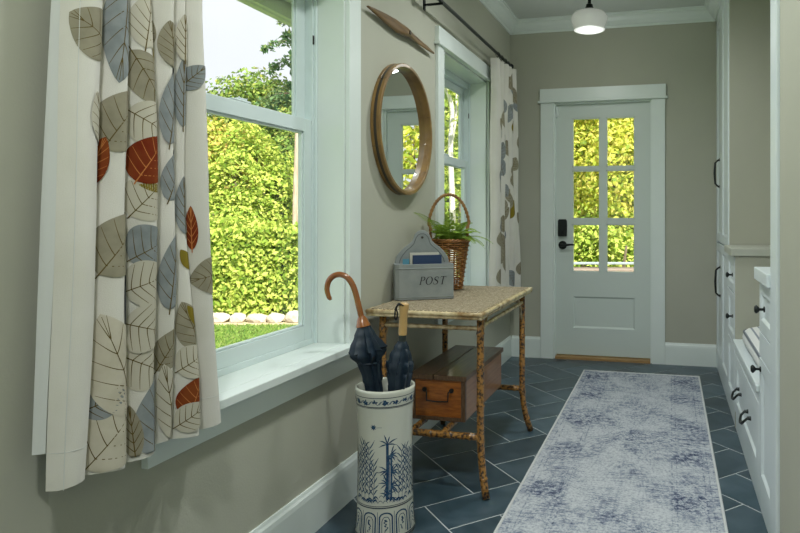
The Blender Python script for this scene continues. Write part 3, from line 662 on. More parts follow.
Bb = [1.006, 1.073, 1.170, 1.251, 1.303, 1.387, 1.468]; Bm = [1.021, 1.101, 1.168, 1.251, 1.310, 1.354, 1.426]; Bt = [1.040, 1.111, 1.172, 1.242, 1.310, 1.349, 1.408]
def b1(z):
    return [float(np.interp(z, (.6, 1.16, 1.65, 2.25), (a, b, c, c + .004))) for a, b, c in zip(Bb, Bm, Bt)]
cl1 = Cloth(b1, lambda y: -1.2035, .046, .60, 2.242)
LEAVES1 = [(0.6, 1.53, 0.099, 0.093, 150, 't'), (1.47, 1.553, 0.189, 0.074, 265, 'g'), (2.48, 1.595, 0.109, 0.071, 80, 'c'), (2.43, 1.454, 0.123, 0.074, 300, 't'), (1.52, 1.359, 0.128, 0.093, 60, 't'), (0.84, 1.351, 0.095, 0.055, 110, 'c'), (2.47, 1.355, 0.095, 0.082, 330, 'c'), (2.43, 1.278, 0.099, 0.082, 60, 'r'), (1.04, 1.261, 0.095, 0.044, 70, 'r'), (3.58, 1.56, 0.09, 0.06, 100, 't'), (3.66, 1.419, 0.165, 0.055, 80, 'g'), (4.49, 1.59, 0.095, 0.038, 90, 'c'), (2.98, 1.583, 0.08, 0.055, 80, 't'), (4.47, 1.455, 0.142, 0.038, 90, 'g'), (2.39, 1.192, 0.095, 0.088, 50, 'c'), (3.69, 1.252, 0.118, 0.055, 70, 'g'), (4.52, 1.173, 0.118, 0.038, 90, 'g'), (1.55, 1.089, 0.132, 0.099, 55, 't'), (2.49, 1.074, 0.085, 0.099, 30, 'g'), (3.49, 1.013, 0.147, 0.055, 85, 'g'), (2.45, 0.995, 0.09, 0.088, 20, 'c'), (1.88, 0.963, 0.123, 0.044, 95, 'g'), (2.42, 0.889, 0.085, 0.093, 340, 'c'), (1.48, 0.822, 0.199, 0.11, 110, 't2'), (2.49, 0.80, 0.095, 0.093, 330, 'c'), (3.45, 0.829, 0.095, 0.06, 60, 't'), (4.47, 0.871, 0.109, 0.066, 110, 't'), (5.52, 0.99, 0.085, 0.077, 190, 't'), (5.14, 1.116, 0.09, 0.025, 90, 'r'), (4.47, 0.697, 0.085, 0.071, 70, 'r'), (2.66, 0.684, 0.15, 0.082, 85, 'g'), (1.47, 0.687, 0.150, 0.12, 50, 't2'), (1.21, 0.752, 0.07, 0.055, 20, 'g'), (3.52, 0.698, 0.156, 0.055, 100, 'c'), (4.45, 0.787, 0.071, 0.071, 30, 'c'), (4.37, 0.650, 0.07, 0.06, 30, 'c'), (4.47, 1.038, 0.047, 0.027, 120, 'o'), (2.7, 1.504, 0.052, 0.016, 110, 'o'), (2.46, 1.212, 0.047, 0.016, 170, 'o'), (4.45, 0.628, 0.057, 0.019, 15, 'o'), (4.59, 0.894, 0.057, 0.022, 120, 'o'), (1.11, 0.679, 0.057, 0.019, 25, 'o'), (5.19, 1.499, 0.071, 0.044, 45, 'g'), (2.14, 0.66, 0.10, 0.033, 95, 't')]
LEAVES1 += [(1.5, 1.80, .12, .09, 70, 't'), (2.4, 1.86, .1, .08, 40, 'g'), (3.5, 1.78, .11, .05, 90, 'c'), (4.4, 1.9, .1, .04, 80, 'r'), (1.4, 2.08, .13, .09, 110, 'c'), (3.2, 2.05, .12, .08, 60, 't')]
make_curtain(cl1, 'large patterned linen curtain with taupe grey and rust leaves at the near window', LEAVES1, lead=((-1.226, .972), None, .675))
def b2(z): return [float(np.interp(z, (.58, 2.24), (a, b))) for a, b in zip([4.20, 4.30, 4.395, 4.49, 4.60, 4.73], [4.22, 4.31, 4.39, 4.47, 4.55, 4.64])]
cl2 = Cloth(b2, lambda y: -1.215 + (y - 4.2) * .09, .062, .58, 2.238)
LEAVES2 = []; rg = random.Random(5)
for i in range(44):
    LEAVES2.append((round(rg.uniform(.55, 4.9), 2), .66 + 1.5 * (i + .5) / 44, rg.uniform(.08, .12), rg.uniform(.06, .09), rg.choice((50, 70, 90, 110, 130, 300)), rg.choice('tttgtgtogt')))
make_curtain(cl2, 'smaller leaf patterned curtain gathered in the far corner by the door wall', LEAVES2)

# ------------------------------------------------------------ round mirror
MC = Vector((XL, 2.825, 1.555)); MR = .312; MD = .046
def lathe_x(m, pr, n=72):
    V = []
    for r, d in pr: V += [(MC.x + d, MC.y + r * math.cos(2 * PI * k / n), MC.z + r * math.sin(2 * PI * k / n)) for k in range(n)]
    return m.add(V, [(i * n + k, i * n + (k + 1) % n, (i + 1) * n + (k + 1) % n, (i + 1) * n + k) for i in range(len(pr) - 1) for k in range(n)])
MW = mat('honey wood', (.235, .135, .036), .4, c2=(.15, .08, .022), nscale=14, lo=.35, hi=.7, coat=.3)
MWD = mat('mirror dark inlay', (.035, .028, .02), .4)
MI = thing('round_mirror', MC, 'deep round mirror in banded honey wood frame between the windows', 'mirror')
lathe_x(MB(), [(MR - .004, .0), (MR, .002), (MR, .015), (MR - .003, .016), (MR - .003, .029), (MR, .030), (MR, MD - .003), (MR - .003, MD), (MR - .015, MD), (MR - .018, MD - .003), (MR - .022, .010), (MR - .022, .004)]).build('frame', MW, MI, smooth='auto')
lathe_x(MB(), [(MR - .0025, .0155), (MR - .0018, .016), (MR - .0018, .029), (MR - .0025, .0295)]).build('inlay_band', MWD, MI)
lathe_x(MB(), [(MR - .0199, .020), (MR - .0205, .0205), (MR - .0203, .023), (MR - .0198, .0235)]).build('inner_groove', MWD, MI)
jm = MB()
for k in range(6):
    a = k * PI / 3 + .35; c, s = math.cos(a), math.sin(a)
    for r0, r1, d0, d1 in ((MR - .0195, MR - .0175, .008, MD - .002), (MR - .001, MR + .0006, .001, MD - .003)):
        tx = Vector((0, -s, c)) * .0008; er = Vector((0, c, s))
        P = [MC + Vector((d, 0, 0)) + er * r + tx * sg for d in (d0, d1) for r in (r0, r1) for sg in (-1, 1)]
        jm.add(P, [(0, 1, 3, 2), (4, 6, 7, 5), (0, 4, 5, 1), (2, 3, 7, 6), (0, 2, 6, 4), (1, 5, 7, 3)])
jm.build('frame_joint', MWD, MI)
MIR = mat('silvered glass', (.86, .89, .88), .01, metal=1.)
lathe_x(MB(), [(0, .012), (MR - .021, .012)]).build('mirror_glass', MIR, MI)

# ------------------------------------------------------------ wooden propeller on the wall
up = [(2.455, 2.033), (2.507, 2.041), (2.629, 2.052), (2.724, 2.058), (2.852, 2.058), (2.906, 2.052), (3.021, 2.044), (3.144, 2.035), (3.217, 2.025)]
lo_ = [(2.451, 2.026), (2.55, 2.016), (2.64, 2.007), (2.749, 2.0), (2.839, 2.008), (2.92, 2.014), (3.021, 2.012), (3.144, 2.012), (3.209, 2.016)]
PR = thing('wooden_propeller', (XL, 2.83, 2.03), 'old carved wooden propeller blade hung on the wall above the mirror', 'propeller')
PW = mat('aged propeller wood', (.19, .105, .03), .42, c2=(.10, .05, .016), nscale=9, stretch=(1, 1, 9), lo=.3, hi=.7, coat=.3)
yy = np.linspace(2.452, 3.214, 44); m = MB(); n = 12; V = []
for y in yy:
    a = np.interp(y, [p[0] for p in up], [p[1] for p in up]); b = np.interp(y, [p[0] for p in lo_], [p[1] for p in lo_]); c = (a + b) / 2; h = max((a - b) / 2, .003)
    th = .007 + .009 * math.exp(-((y - 2.85) / .07) ** 2); tw = .35 * math.tanh((y - 2.86) / .06) * (1 - math.exp(-((y - 2.86) / .06) ** 2))
    for k in range(n):
        e, f = math.cos(2 * PI * k / n) * h, math.sin(2 * PI * k / n) * th
        V.append((XL + .022 + f * math.cos(tw) - e * math.sin(tw) * .3, y, c + e))
m.add(V, [(i * n + k, i * n + (k + 1) % n, (i + 1) * n + (k + 1) % n, (i + 1) * n + k) for i in range(len(yy) - 1) for k in range(n)] + [tuple(range(n))[::-1], tuple((len(yy) - 1) * n + k for k in range(n))])
m.build('blade', PW, PR, smooth=True)
MB().tube([(XL + .0, 2.862, 2.033), (XL + .041, 2.862, 2.033)], .010, 14).build('hub_pin', MWD, PR, smooth='auto')

# ------------------------------------------------------------ post box and its letters
PA = math.atan2(.515, .857); PX = Matrix.Translation((-1.214, 2.662, TZ + .0015)) @ Matrix.Rotation(PA, 4, 'Z')
PB = thing('post_box', PX @ Vector((.135, .042, 0)), 'grey painted wooden letter box marked POST on the bamboo table', 'letter box')
PG = mat('chalky grey paint', (.225, .25, .25), .75, c2=(.27, .29, .285), nscale=18, bump=.2, bscale=60)
PGD = mat('grey paint line', (.10, .115, .125), .8)
bw, bd, bh = .270, .085, .163
ch = .018
outl = [(ch, 0), (bw - .004, 0), (bw, .004), (bw, bd), (0, bd), (0, ch)]
m = MB(); inner = [(x + (.008 if x < bw / 2 else -.008), y + (.008 if y < bd / 2 else -.008)) for x, y in outl]; n = 6
V = [PX @ Vector((x, y, z)) for P_, z in ((outl, 0), (outl, bh), (inner, bh), (inner, .01)) for x, y in P_]
m.add(V, [(i * n + k, i * n + (k + 1) % n, (i + 1) * n + (k + 1) % n, (i + 1) * n + k) for i in range(3) for k in range(n)] + [tuple(range(n))[::-1], tuple(3 * n + k for k in range(n))])
m.build('box', PG, PB, bevel=.0015)
for z in (.012, .143): MB().tube([PX @ Vector((x, y, z)) for x, y in [(0, ch), (ch, -.001), (bw - .002, -.001)]], .0022, 6).build('bead', PG, PB)
half = [(.128, 0), (.128, .168), (.122, .19), (.108, .212), (.085, .236), (.062, .252), (.047, .266), (.040, .282), (.034, .298), (.022, .311), (.008, .317)]
ol = [(bw / 2 + x, z) for x, z in half] + [(bw / 2 - x, z) for x, z in half[::-1]]
MB().prism(ol, (bd - .001, bd + .011), lambda p, q, t: PX @ Vector((p, t, q))).build('back_board', PG, PB, bevel=.002)
MB().tube([PX @ Vector((bw / 2 + (p - bw / 2) * .84, bd - .0015, .02 + (q - .02) * .945)) for p, q in ol[1:-1]], .0016, 6).build('scroll_line', PGD, PB)
MB().tube([PX @ Vector((bw / 2, bd - .003, .283)), PX @ Vector((bw / 2, bd + .0115, .283))], .006, 14).build('hanging_hole', MWD, PB)
INK = mat('black lettering', (.012, .012, .014), .7)
def letters(strokes, x0, z0, hgt, y):
    m = MB()
    for P in strokes:                               # each point: x, z, stroke width
        V = []
        for i, (x, z, wd) in enumerate(P):
            a = P[max(i - 1, 0)]; b = P[min(i + 1, len(P) - 1)]; dx, dz = b[0] - a[0], b[1] - a[1]; h = math.hypot(dx, dz) or 1
            for sg in (1, -1):
                xx, zz = x - dz / h * wd / 2 * sg, z + dx / h * wd / 2 * sg
                for yy_ in (y, y - .0006): V.append(PX @ Vector((x0 + (xx + .22 * zz) * hgt, yy_, z0 + zz * hgt)))
        m.add(V, sum([[(4 * i, 4 * i + 4, 4 * i + 6, 4 * i + 2), (4 * i + 1, 4 * i + 3, 4 * i + 7, 4 * i + 5), (4 * i, 4 * i + 1, 4 * i + 5, 4 * i + 4), (4 * i + 2, 4 * i + 6, 4 * i + 7, 4 * i + 3)] for i in range(len(P) - 1)], []))
    return m
def arc(cx_, cz, rx, rz, a0, a1, w0, w1, n=16): return [(cx_ + rx * math.cos(a), cz + rz * math.sin(a), w0 + (w1 - w0) * abs(math.cos(a))) for a in np.linspace(a0, a1, n)]
ser = lambda x, z, l=.16: [(x - l, z, .035), (x + l, z, .035)]
G_P = [[(.18, .02, .12), (.18, .98, .12)], ser(.18, .018), [(.04, .982, .035), (.3, .982, .035)], [(.2, .98, .04)] + arc(.32, .745, .28, .235, PI / 2, -PI / 2, .035, .12) + [(.2, .51, .035)]]
G_O = [arc(.4, .5, .36, .48, PI / 2, PI / 2 + 2 * PI, .035, .13, 40)]
G_S = [[(.55, .72, .035), (.56, .90, .03)], [(.55, .84, .04), (.47, .94, .05), (.36, .975, .05), (.22, .95, .06), (.12, .85, .09), (.10, .74, .11), (.16, .63, .13), (.30, .54, .14), (.45, .45, .14), (.55, .34, .13), (.57, .22, .11), (.50, .10, .08), (.38, .035, .05), (.25, .025, .05), (.12, .07, .05), (.05, .16, .04)], [(.045, .08, .03), (.04, .30, .035)]]
G_T = [[(.36, .02, .12), (.36, .98, .12)], ser(.36, .018), [(.02, .975, .05), (.70, .975, .05)], [(.03, .98, .03), (.0, .80, .03)], [(.69, .98, .03), (.72, .80, .03)]]
m = MB(); xk = .106
for G, adv in ((G_P, .72), (G_O, .86), (G_S, .72), (G_T, .7)):
    q = letters(G, xk, .068, .037, -.0012); m.add(q.v, q.f); xk += adv * .037 + .003
tag(m.build('lettering', INK, PB), 'black italic POST lettering')
def paper(name, x0, x1, y0, y1, z1, m_, label, tilt=0):
    B_ = thing(name, PX @ Vector(((x0 + x1) / 2, (y0 + y1) / 2, .011)), label, 'book')
    MB().box(x0, x1, y0, y0 + .0015, .011, z1, PX).box(x0, x1, y1 - .0015, y1, .011, z1, PX).box(x0, x0 + .0015, y0, y1, .011, z1, PX).build('cover', m_, B_)
    MB().box(x0 + .002, x1 - .003, y0 + .002, y1 - .002, .012, z1 - .003, PX).build('pages', mat('paper', (.62, .60, .52), .9), B_)
paper('book', .082, .215, .015,   .030, .203, mat('navy cover', (.012, .035, .10), .5), 'dark navy book standing in the grey letter box')
paper('book', .070, .205, .034, .048, .214, mat('cream cover', (.55, .54, .47), .7), 'cream covered book behind the navy one in the letter box')
paper('booklet', .040, .11, .051, .057, .185, mat('pale blue cover', (.10, .30, .42), .6), 'pale blue booklet at the left of the letter box')

# ------------------------------------------------------------ wicker basket with fern
BC = Vector((-1.132, 3.15, TZ + .001)); BH = .262; r_at = lambda z: .066 + (.104 - .066) * (z / BH) ** 1.15
WK = mat('wicker', (.42, .19, .05), .45, c2=(.20, .075, .018), nscale=30, lo=.35, hi=.68, coat=.2)
WKH = mat('cane handle', (.36, .19, .06), .42, c2=(.22, .10, .03), nscale=18)
BK = thing('wicker_basket', BC, 'tall brown wicker basket with arched handle holding the fern', 'basket')
wv = MB(); NS = 20; rows = 22
for r in range(rows):
    z = .008 + (BH - .02) * r / (rows - 1); P = []
    for k in range(NS * 3):
        a = 2 * PI * k / (NS * 3); rad = r_at(z) + .0055 * math.cos(a * NS / 2 + PI * r); P.append(BC + Vector((rad * math.cos(a), rad * math.sin(a), z)))
    wv.tube(P, .0046, 5, closed=True)
wv.build('weave', WK, BK, smooth=True)
sk = MB()
for k in range(NS):
    a = 2 * PI * k / NS; sk.tube([BC + Vector((r_at(z) * math.cos(a), r_at(z) * math.sin(a), z)) for z in np.linspace(.002, BH - .004, 5)], .0032, 5)
sk.build('stake', WK, BK)
MB().lathe([(0, .002), (.062, .002), (.062, .008), (0, .008)], BC, 24).build('base', WK, BK)
rim = MB()
for ph in (0, PI): rim.tube([BC + Vector(((r_at(BH) + .002 + .004 * math.cos(14 * a + ph)) * math.cos(a), (r_at(BH) + .002 + .004 * math.cos(14 * a + ph)) * math.sin(a), BH - .004 + .005 * math.sin(14 * a + ph))) for a in np.linspace(0, 2 * PI, 97)[:-1]], .0048, 6, closed=True)
rim.build('rim', WK, BK, smooth=True)
hd = Vector((.88, .47, 0)).normalized(); hp = []
for a in np.linspace(-.02, PI + .02, 30): hp.append(BC + hd * (.112 * math.cos(a) if abs(math.cos(a)) < .97 else .098 * math.cos(a)) + Vector((0, 0, BH - .01 + .245 * math.sin(a) ** .8 if math.sin(a) > 0 else BH - .02)))
hp = [BC + hd * (r_at(BH * .5) - .012) + Vector((0, 0, BH * .5)), BC + hd * (r_at(BH * .85) - .012) + Vector((0, 0, BH * .85))] + hp + [BC - hd * (r_at(BH * .85) - .012) + Vector((0, 0, BH * .85)), BC - hd * (r_at(BH * .5) - .012) + Vector((0, 0, BH * .5))]
MB().tube(hp, .0075, 8).build('handle', WKH, BK, smooth=True)
wr = MB(); tot = len(hp)
for ph in (0, PI):
    P = []
    for i in range(tot * 4 - 4):
        j, tt = divmod(i, 4); q = hp[j].lerp(hp[min(j + 1, tot - 1)], tt / 4); T_ = (hp[min(j + 1, tot - 1)] - hp[j]).normalized(); B_ = Vector((hd.y, -hd.x, 0)); N_ = T_.cross(B_)
        P.append(q + (N_ * math.cos(i * .75 + ph) + B_ * math.sin(i * .75 + ph)) * .0078)
    wr.tube(P, .0022, 5)
wr.build('handle_wrap', WKH, BK, smooth=True)
FERN = leafy('fern green', [(.14, .25, .04), (.22, .36, .05), (.34, .46, .08), (.18, .32, .06)], trans=.25)
FN = thing('potted_fern', BC + Vector((0, 0, BH - .05)), 'small green fern with arching fronds growing in the wicker basket', 'plant')
MB().lathe([(0, BH - .05), (.07, BH - .05), (.085, BH - .03), (.06, BH - .018), (0, BH - .012)], BC, 20).build('soil', mat('moss soil', (.05, .045, .02), .95, bump=.8, bscale=50), FN, smooth=True)
rf = random.Random(3)
def frond(az, ln, rise, droop):
    m = MB(); d = Vector((math.cos(az), math.sin(az), 0)); sd = Vector((-d.y, d.x, 0)); P = []
    for i in range(15):
        t = i / 14; P.append(BC + d * (.018 + ln * (t * .92)) + Vector((0, 0, BH - .02 + rise * math.sin(min(t * 1.25, 1.6)) - droop * t ** 2.4)))
    P = [Vector((max(p.x, XL + .012), p.y, p.z)) for p in P]
    for i in range(14):
        w = .0012 * (1 - i / 16); m.add([P[i] - sd * w, P[i] + sd * w, P[i + 1] + sd * w, P[i + 1] - sd * w], [(0, 1, 2, 3)])
        for h in (0, .5):
            t = (i + h) / 14
            if t < .12: continue
            c = P[i].lerp(P[i + 1], h); l = .034 * math.sin(PI * min(t * .86 + .12, 1)) ** .8 + .004; T_ = (P[i + 1] - P[i]).normalized()
            for sg in (-1, 1):
                e = c + sd * sg * l + T_ * l * .35 - Vector((0, 0, l * .22)); a = T_ * .0024
                e.x = max(e.x, XL + .008)
                mid = (c + e) / 2 + Vector((0, 0, .002)); m.add([c - a * .6, c + a * .6, mid + a, e, mid - a], [(0, 1, 2, 3, 4)])
    return m
for i in range(22):
    az = 2 * PI * i / 22 + rf.uniform(-.15, .15); toward_wall = math.cos(az) < -.3
    frond(az, rf.uniform(.06, .09) if toward_wall else rf.uniform(.10, .19), rf.uniform(.06, .13) if i % 3 else rf.uniform(.12, .17), rf.uniform(.03, .09)).build('frond', FERN, FN, fix=False)
for az, ln, rs, dr in ((-1.95, .26, .20, .03), (-1.75, .20, .17, .04), (-1.6, .17, .12, .02), (-.1, .20, .09, .10), (.25, .19, .08, .11), (-.45, .16, .11, .05), (-1.2, .10, .17, .0), (1.1, .14, .14, .02), (.1, .24, .10, .10), (-.9, .12, .19, .0), (-.3, .2, .12, .06)): frond(az, ln, rs, dr).build('frond', FERN, FN, fix=False)

# ------------------------------------------------------------ umbrella stand
SC = at(385.3, 300, 2.31); SC.z = 0.001
SP = [(.104, 0), (.1075, .004), (.1080, .02), (.1060, .045), (.1025, .08), (.1005, .12), (.0985, .2), (.0980, .30), (.0985, .38), (.1005, .44), (.1040, .48), (.1070, .508), (.1078, .520), (.1065, .528)]
s_r = lambda z: float(np.interp(z, [p[1] for p in SP], [p[0] for p in SP]))
CER = mat('glazed stoneware', (.60, .60, .515), .16, c2=(.55, .56, .49), nscale=7, coat=.5)
BLUE = mat('cobalt brushwork', (.018, .05, .115), .25, c2=(.04, .10, .17), nscale=90, lo=.4, hi=.7); BLUD = mat('dark cobalt line', (.010, .022, .05), .3)
US = thing('umbrella_stand', SC, 'cream ceramic umbrella stand painted with blue bamboo by the table', 'umbrella stand')
MB().lathe(SP + [(.100, .529), (.0965, .524), (.094, .48), (.092, .3), (.092, .02), (.0, .02)], SC, 64).build('body', CER, US, smooth=True)
fv = Vector((-SC.x, -SC.y, 0)).normalized(); rv = Vector((-fv.y, fv.x, 0))
def sp(a, z, off=.0006): r = s_r(z) + off; return SC + fv * (r * math.cos(a)) + rv * (r * math.sin(a)) + Vector((0, 0, z))
def brush(m, pts, w, taper=True, n=None, off=.0006):
    w = w * (1.45 if w < .006 else 1.1)
    """painted stroke: pts are (angle, height) on the glaze"""
    pts = np.array(pts, float); n = n or max(4, len(pts) * 3); tt = np.linspace(0, len(pts) - 1, n); A = np.interp(tt, range(len(pts)), pts[:, 0]) * .1; Z = np.interp(tt, range(len(pts)), pts[:, 1]); V = []
    for i in range(n):
        j, k = max(i - 1, 0), min(i + 1, n - 1); dx, dz = A[k] - A[j], Z[k] - Z[j]; h = math.hypot(dx, dz) or 1
        ww = w / 2 * (max(math.sin(PI * (i / (n - 1)) ** .7), .12) if taper else 1)
        V += [sp((A[i] - dz / h * ww) / .1, Z[i] + dx / h * ww, off), sp((A[i] + dz / h * ww) / .1, Z[i] - dx / h * ww, off)]
    m.add(V, [(2 * i, 2 * i + 1, 2 * i + 3, 2 * i + 2) for i in range(n - 1)]); return m
def ring(m, z, w): return brush(m, [(a, z) for a in np.linspace(0, 2 * PI, 60)], w, False, 60)
for z, w in ((.507, .0016), (.474, .0022), (.470, .0010), (.127, .0014), (.121, .0026), (.018, .003), (.010, .004)): ring(MB(), z, w).build('painted_line', BLUD, US, fix=False)
ro = random.Random(21); pm = MB()
for k in range(18):                                 # scrolling flower band
    a = 2 * PI * k / 18; zc = .4895
    brush(pm, [(a - .2, zc - .006), (a - .1, zc + .007), (a, zc), (a + .1, zc - .008), (a + .2, zc + .005)], .0013, False, 14)
    for j in range(7):
        th = j * 2 * PI / 7 + ro.random(); l = ro.uniform(.009, .0135)
        if k % 3 != 2 or j < 4: brush(pm, [(a + .012 * math.cos(th), zc + .001 * math.sin(th)), (a + l * 10 * math.cos(th), zc + l * math.sin(th))], .0059 if k % 3 == 0 else .0045, True, 6)
pm.build('painted_flower_band', BLUE, US, fix=False)
pm = MB()                                           # bamboo grove
def tuft(a, z, n, l, spread, base, w=.0032):
    for j in range(n):
        th = base + spread * (j / (n - 1) - .5) + ro.uniform(-.1, .1); L_ = l * ro.uniform(.7, 1.1)
        brush(pm, [(a, z), (a + L_ * 5.5 * math.cos(th), z + L_ * .58 * math.sin(th) + .003), (a + L_ * 10 * math.cos(th), z + L_ * math.sin(th))], w, True, 8)
brush(pm, [(.06, .150), (.075, .25), (.07, .345)], .0085, False); brush(pm, [(.20, .150), (.215, .22), (.21, .31)], .0050, False); brush(pm, [(.13, .15), (.14, .24), (.135, .30)], .0022, False)
for a, z, n, l, s_, b in ((.07, .343, 6, .038, 3.6, PI / 2), (.07, .30, 4, .034, 1.4, -.5), (.20, .305, 5, .034, 2.4, .1), (.07, .25, 4, .034, 1.6, PI + .4), (.21, .245, 5, .036, 2.0, .2), (.07, .205, 5, .038, 2.4, PI), (.22, .195, 5, .034, 2.2, -.1), (.08, .165, 5, .030, 2.6, PI / 2)): tuft(a, z, n, l, s_, b)
for a0, z1 in ((-1.15, .30), (-.95, .345), (-.78, .335), (-.60, .325), (-.42, .28), (.48, .26), (.62, .315), (.80, .33), (.98, .31), (1.2, .29), (1.5, .3), (-1.4, .31), (1.9, .3), (-1.9, .3), (2.4, .31), (2.9, .33), (-2.4, .3), (-2.8, .31)):
    brush(pm, [(a0, .150), (a0 + .03, .22), (a0 - .02, z1)], .0013, False, 10)
    z = .165
    while z < z1:
        for sg in (-1, 1): brush(pm, [(a0, z), (a0 + sg * ro.uniform(.08, .14), z + ro.uniform(.012, .02)), (a0 + sg * ro.uniform(.13, .24), z + ro.uniform(.018, .036))], .0028, True, 7)
        z += ro.uniform(.017, .024)
for j in range(120):                                # rocky ground strokes
    a = ro.uniform(-PI, PI); hmp = .016 + .012 * math.cos(a * 5 + .6); z = .140 + ro.random() * hmp
    brush(pm, [(a - .09, z - .004), (a - .03, z + .006), (a + .04, z + .004), (a + .10, z - .006)], ro.choice((.0016, .0024, .004)), True, 8)
brush(pm, [(-.42, .405), (-.38, .402), (-.12, .403)], .0008, False, 6)
for th in (.4, 1.2, 2.2, 3.0, 3.9, 4.8, 5.6): brush(pm, [(-.42, .403), (-.42 + .11 * math.cos(th), .403 + .011 * math.sin(th))], .0036, True, 6)
pm.build('painted_bamboo', BLUE, US, fix=False)
pm = MB()
for k in range(11):                                 # arches round the foot
    a = 2 * PI * k / 11 + .02; hw_ = .215
    brush(pm, [(a - hw_, .024), (a - hw_, .088)] + [(a - hw_ * math.cos(t_), .088 + .016 * math.sin(t_)) for t_ in np.linspace(.2, PI - .2, 6)] + [(a + hw_, .088), (a + hw_, .024)], .0034, False, 34)
    brush(pm, [(a - hw_ * .62, .03), (a - hw_ * .62, .078), (a - hw_ * .3, .09), (a + hw_ * .3, .09), (a + hw_ * .62, .078), (a + hw_ * .62, .03)], .0016, False, 22)
    for j in range(7): brush(pm, [(a + ro.uniform(-.07, .07), .080 - j * .006), (a + ro.uniform(-.07, .07), .074 - j * .006)], .0052 - j * .0004, True, 5)
    brush(pm, [(a + PI / 11, .024), (a + PI / 11, .108)], .0012, False, 8)
pm.build('painted_arch', BLUE, US, fix=False)

# ------------------------------------------------------------ umbrellas
NAVY = mat('navy umbrella cloth', (.006, .016, .030), .5, c2=(.010, .024, .042), nscale=14, sheen=0.)
CANE = mat('varnished cane', (.30, .105, .022), .25, c2=(.22, .07, .015), nscale=12, coat=.5); PALE = mat('pale turned wood', (.50, .31, .115), .35, coat=.3); SHAFT = mat('dark shaft', (.02, .028, .025), .35)
def canopy(pts, rad, depth, lobes, twist, seed, n=48):
    pts = [Vector(p) for p in pts]; m = MB(); V = []; T_ = (pts[-1] - pts[0]).normalized(); a_ = rv.copy(); a_ = (a_ - T_ * a_.dot(T_)).normalized(); b_ = T_.cross(a_); M_ = len(pts) * 5 - 4; rr_ = random.Random(seed); pr = [rr_.uniform(.5, 1.2) for _ in range(lobes)]
    for i in range(M_):
        t = i / (M_ - 1) * (len(pts) - 1); j = min(int(t), len(pts) - 2); f = t - j; c = pts[j].lerp(pts[j + 1], f); r = rad[j] + (rad[j + 1] - rad[j]) * (f * f * (3 - 2 * f)); dp = depth[j] + (depth[j + 1] - depth[j]) * f
        for k in range(n):
            th = 2 * PI * k / n; ph = (th / (2 * PI) * lobes + twist * i / M_) % lobes; fr = ph % 1
            rad_ = r * (1 + dp * pr[int(ph) % lobes] * (fr ** 1.6 - .45)); V.append(c + (a_ * math.cos(th) + b_ * math.sin(th)) * rad_)
    m.add(V, [(i * n + k, i * n + (k + 1) % n, (i + 1) * n + (k + 1) % n, (i + 1) * n + k) for i in range(M_ - 1) for k in range(n)] + [tuple(range(n)), tuple((M_ - 1) * n + k for k in range(n))]); return m
U = thing('umbrella', at(372, 420, 2.31), 'furled navy umbrella with curved wooden crook handle in the stand', 'umbrella')
Zu = 2.29
hk = [at(u, v, Zu - dz) for u, v, dz in ((331, 300, .0), (328.5, 296, 0), (327, 289, 0), (328.5, 281.5, 0), (333, 276.3, 0), (339.5, 274.5, 0), (346, 276.6, 0), (351, 282, 0), (355, 291, 0), (358.5, 305, 0), (361.5, 318, 0), (363, 326, 0))]
def smooth_path(P, k=4):
    R_ = []
    for i in range(len(P) - 1):
        p0, p1, p2, p3 = P[max(i - 1, 0)], P[i], P[i + 1], P[min(i + 2, len(P) - 1)]
        for j in range(k): t = j / k; R_.append(.5 * ((2 * p1) + (p2 - p0) * t + (2 * p0 - 5 * p1 + 4 * p2 - p3) * t * t + (3 * p1 - p0 - 3 * p2 + p3) * t ** 3))
    return R_ + [P[-1]]
sp_ = smooth_path(hk); MB().tube(sp_, [(.005 if i < 2 else .0078) + .0030 * min(i / 14, 1) for i in range(len(sp_))], 14).build('crook_handle', CANE, U, smooth=True)
MB().tube([at(361.3, 316.5, Zu), at(362, 319, Zu), at(363.2, 326, Zu), at(363.4, 327, Zu)], [.0125, .018, .0265, .020], 16).build('collar', CANE, U, smooth='auto')
cp = [at(363.6, 326, Zu), at(364.5, 335, Zu), at(365.8, 345, Zu), at(367.5, 353, Zu), at(369, 362, Zu + .005), at(371.5, 374, Zu + .01), at(374, 390, Zu + .015), at(378, 420, Zu + .02), at(384, 500, Zu + .02)]
canopy(cp, [.022, .033, .047, .054, .036, .030, .029, .026, .012], [.4, .5, .7, .95, .7, .55, .5, .3, .2], 8, .5, 4).build('canopy', NAVY, U, smooth='auto')
MB().tube([cp[4] + (rv * math.cos(a) + fv * math.sin(a)) * .036 for a in np.linspace(0, 2 * PI, 25)[:-1]], .004, 6, closed=True).build('strap', NAVY, U, smooth=True)
Z2 = 2.275
U = thing('umbrella', at(399, 420, Z2), 'furled dark umbrella with straight pale wooden handle in the stand', 'umbrella')
MB().tube([at(404.2, 302.5, Z2), at(404.1, 304, Z2), at(403.9, 308, Z2), at(403.6, 312, Z2), at(402.7, 334.5, Z2), at(402.7, 335.5, Z2)], [.010, .0175, .0185, .0150, .0155, .012], 18).build('handle', PALE, U, smooth='auto')
MB().tube([at(402.6, 335, Z2), at(402, 350, Z2)], [.0135, .012], 14).build('shaft', SHAFT, U, smooth='auto')
cp = [at(402.3, 341, Z2), at(401.8, 348, Z2), at(401.2, 357, Z2), at(400.6, 366, Z2), at(399.8, 376, Z2), at(399, 390, Z2), at(396, 430, Z2 + .01), at(390, 515, Z2 + .02)]
canopy(cp, [.014, .024, .034, .041, .038, .034, .026, .012], [.4, .5, .6, .7, .6, .6, .4, .2], 8, -1.0, 9).build('canopy', NAVY, U, smooth='auto')
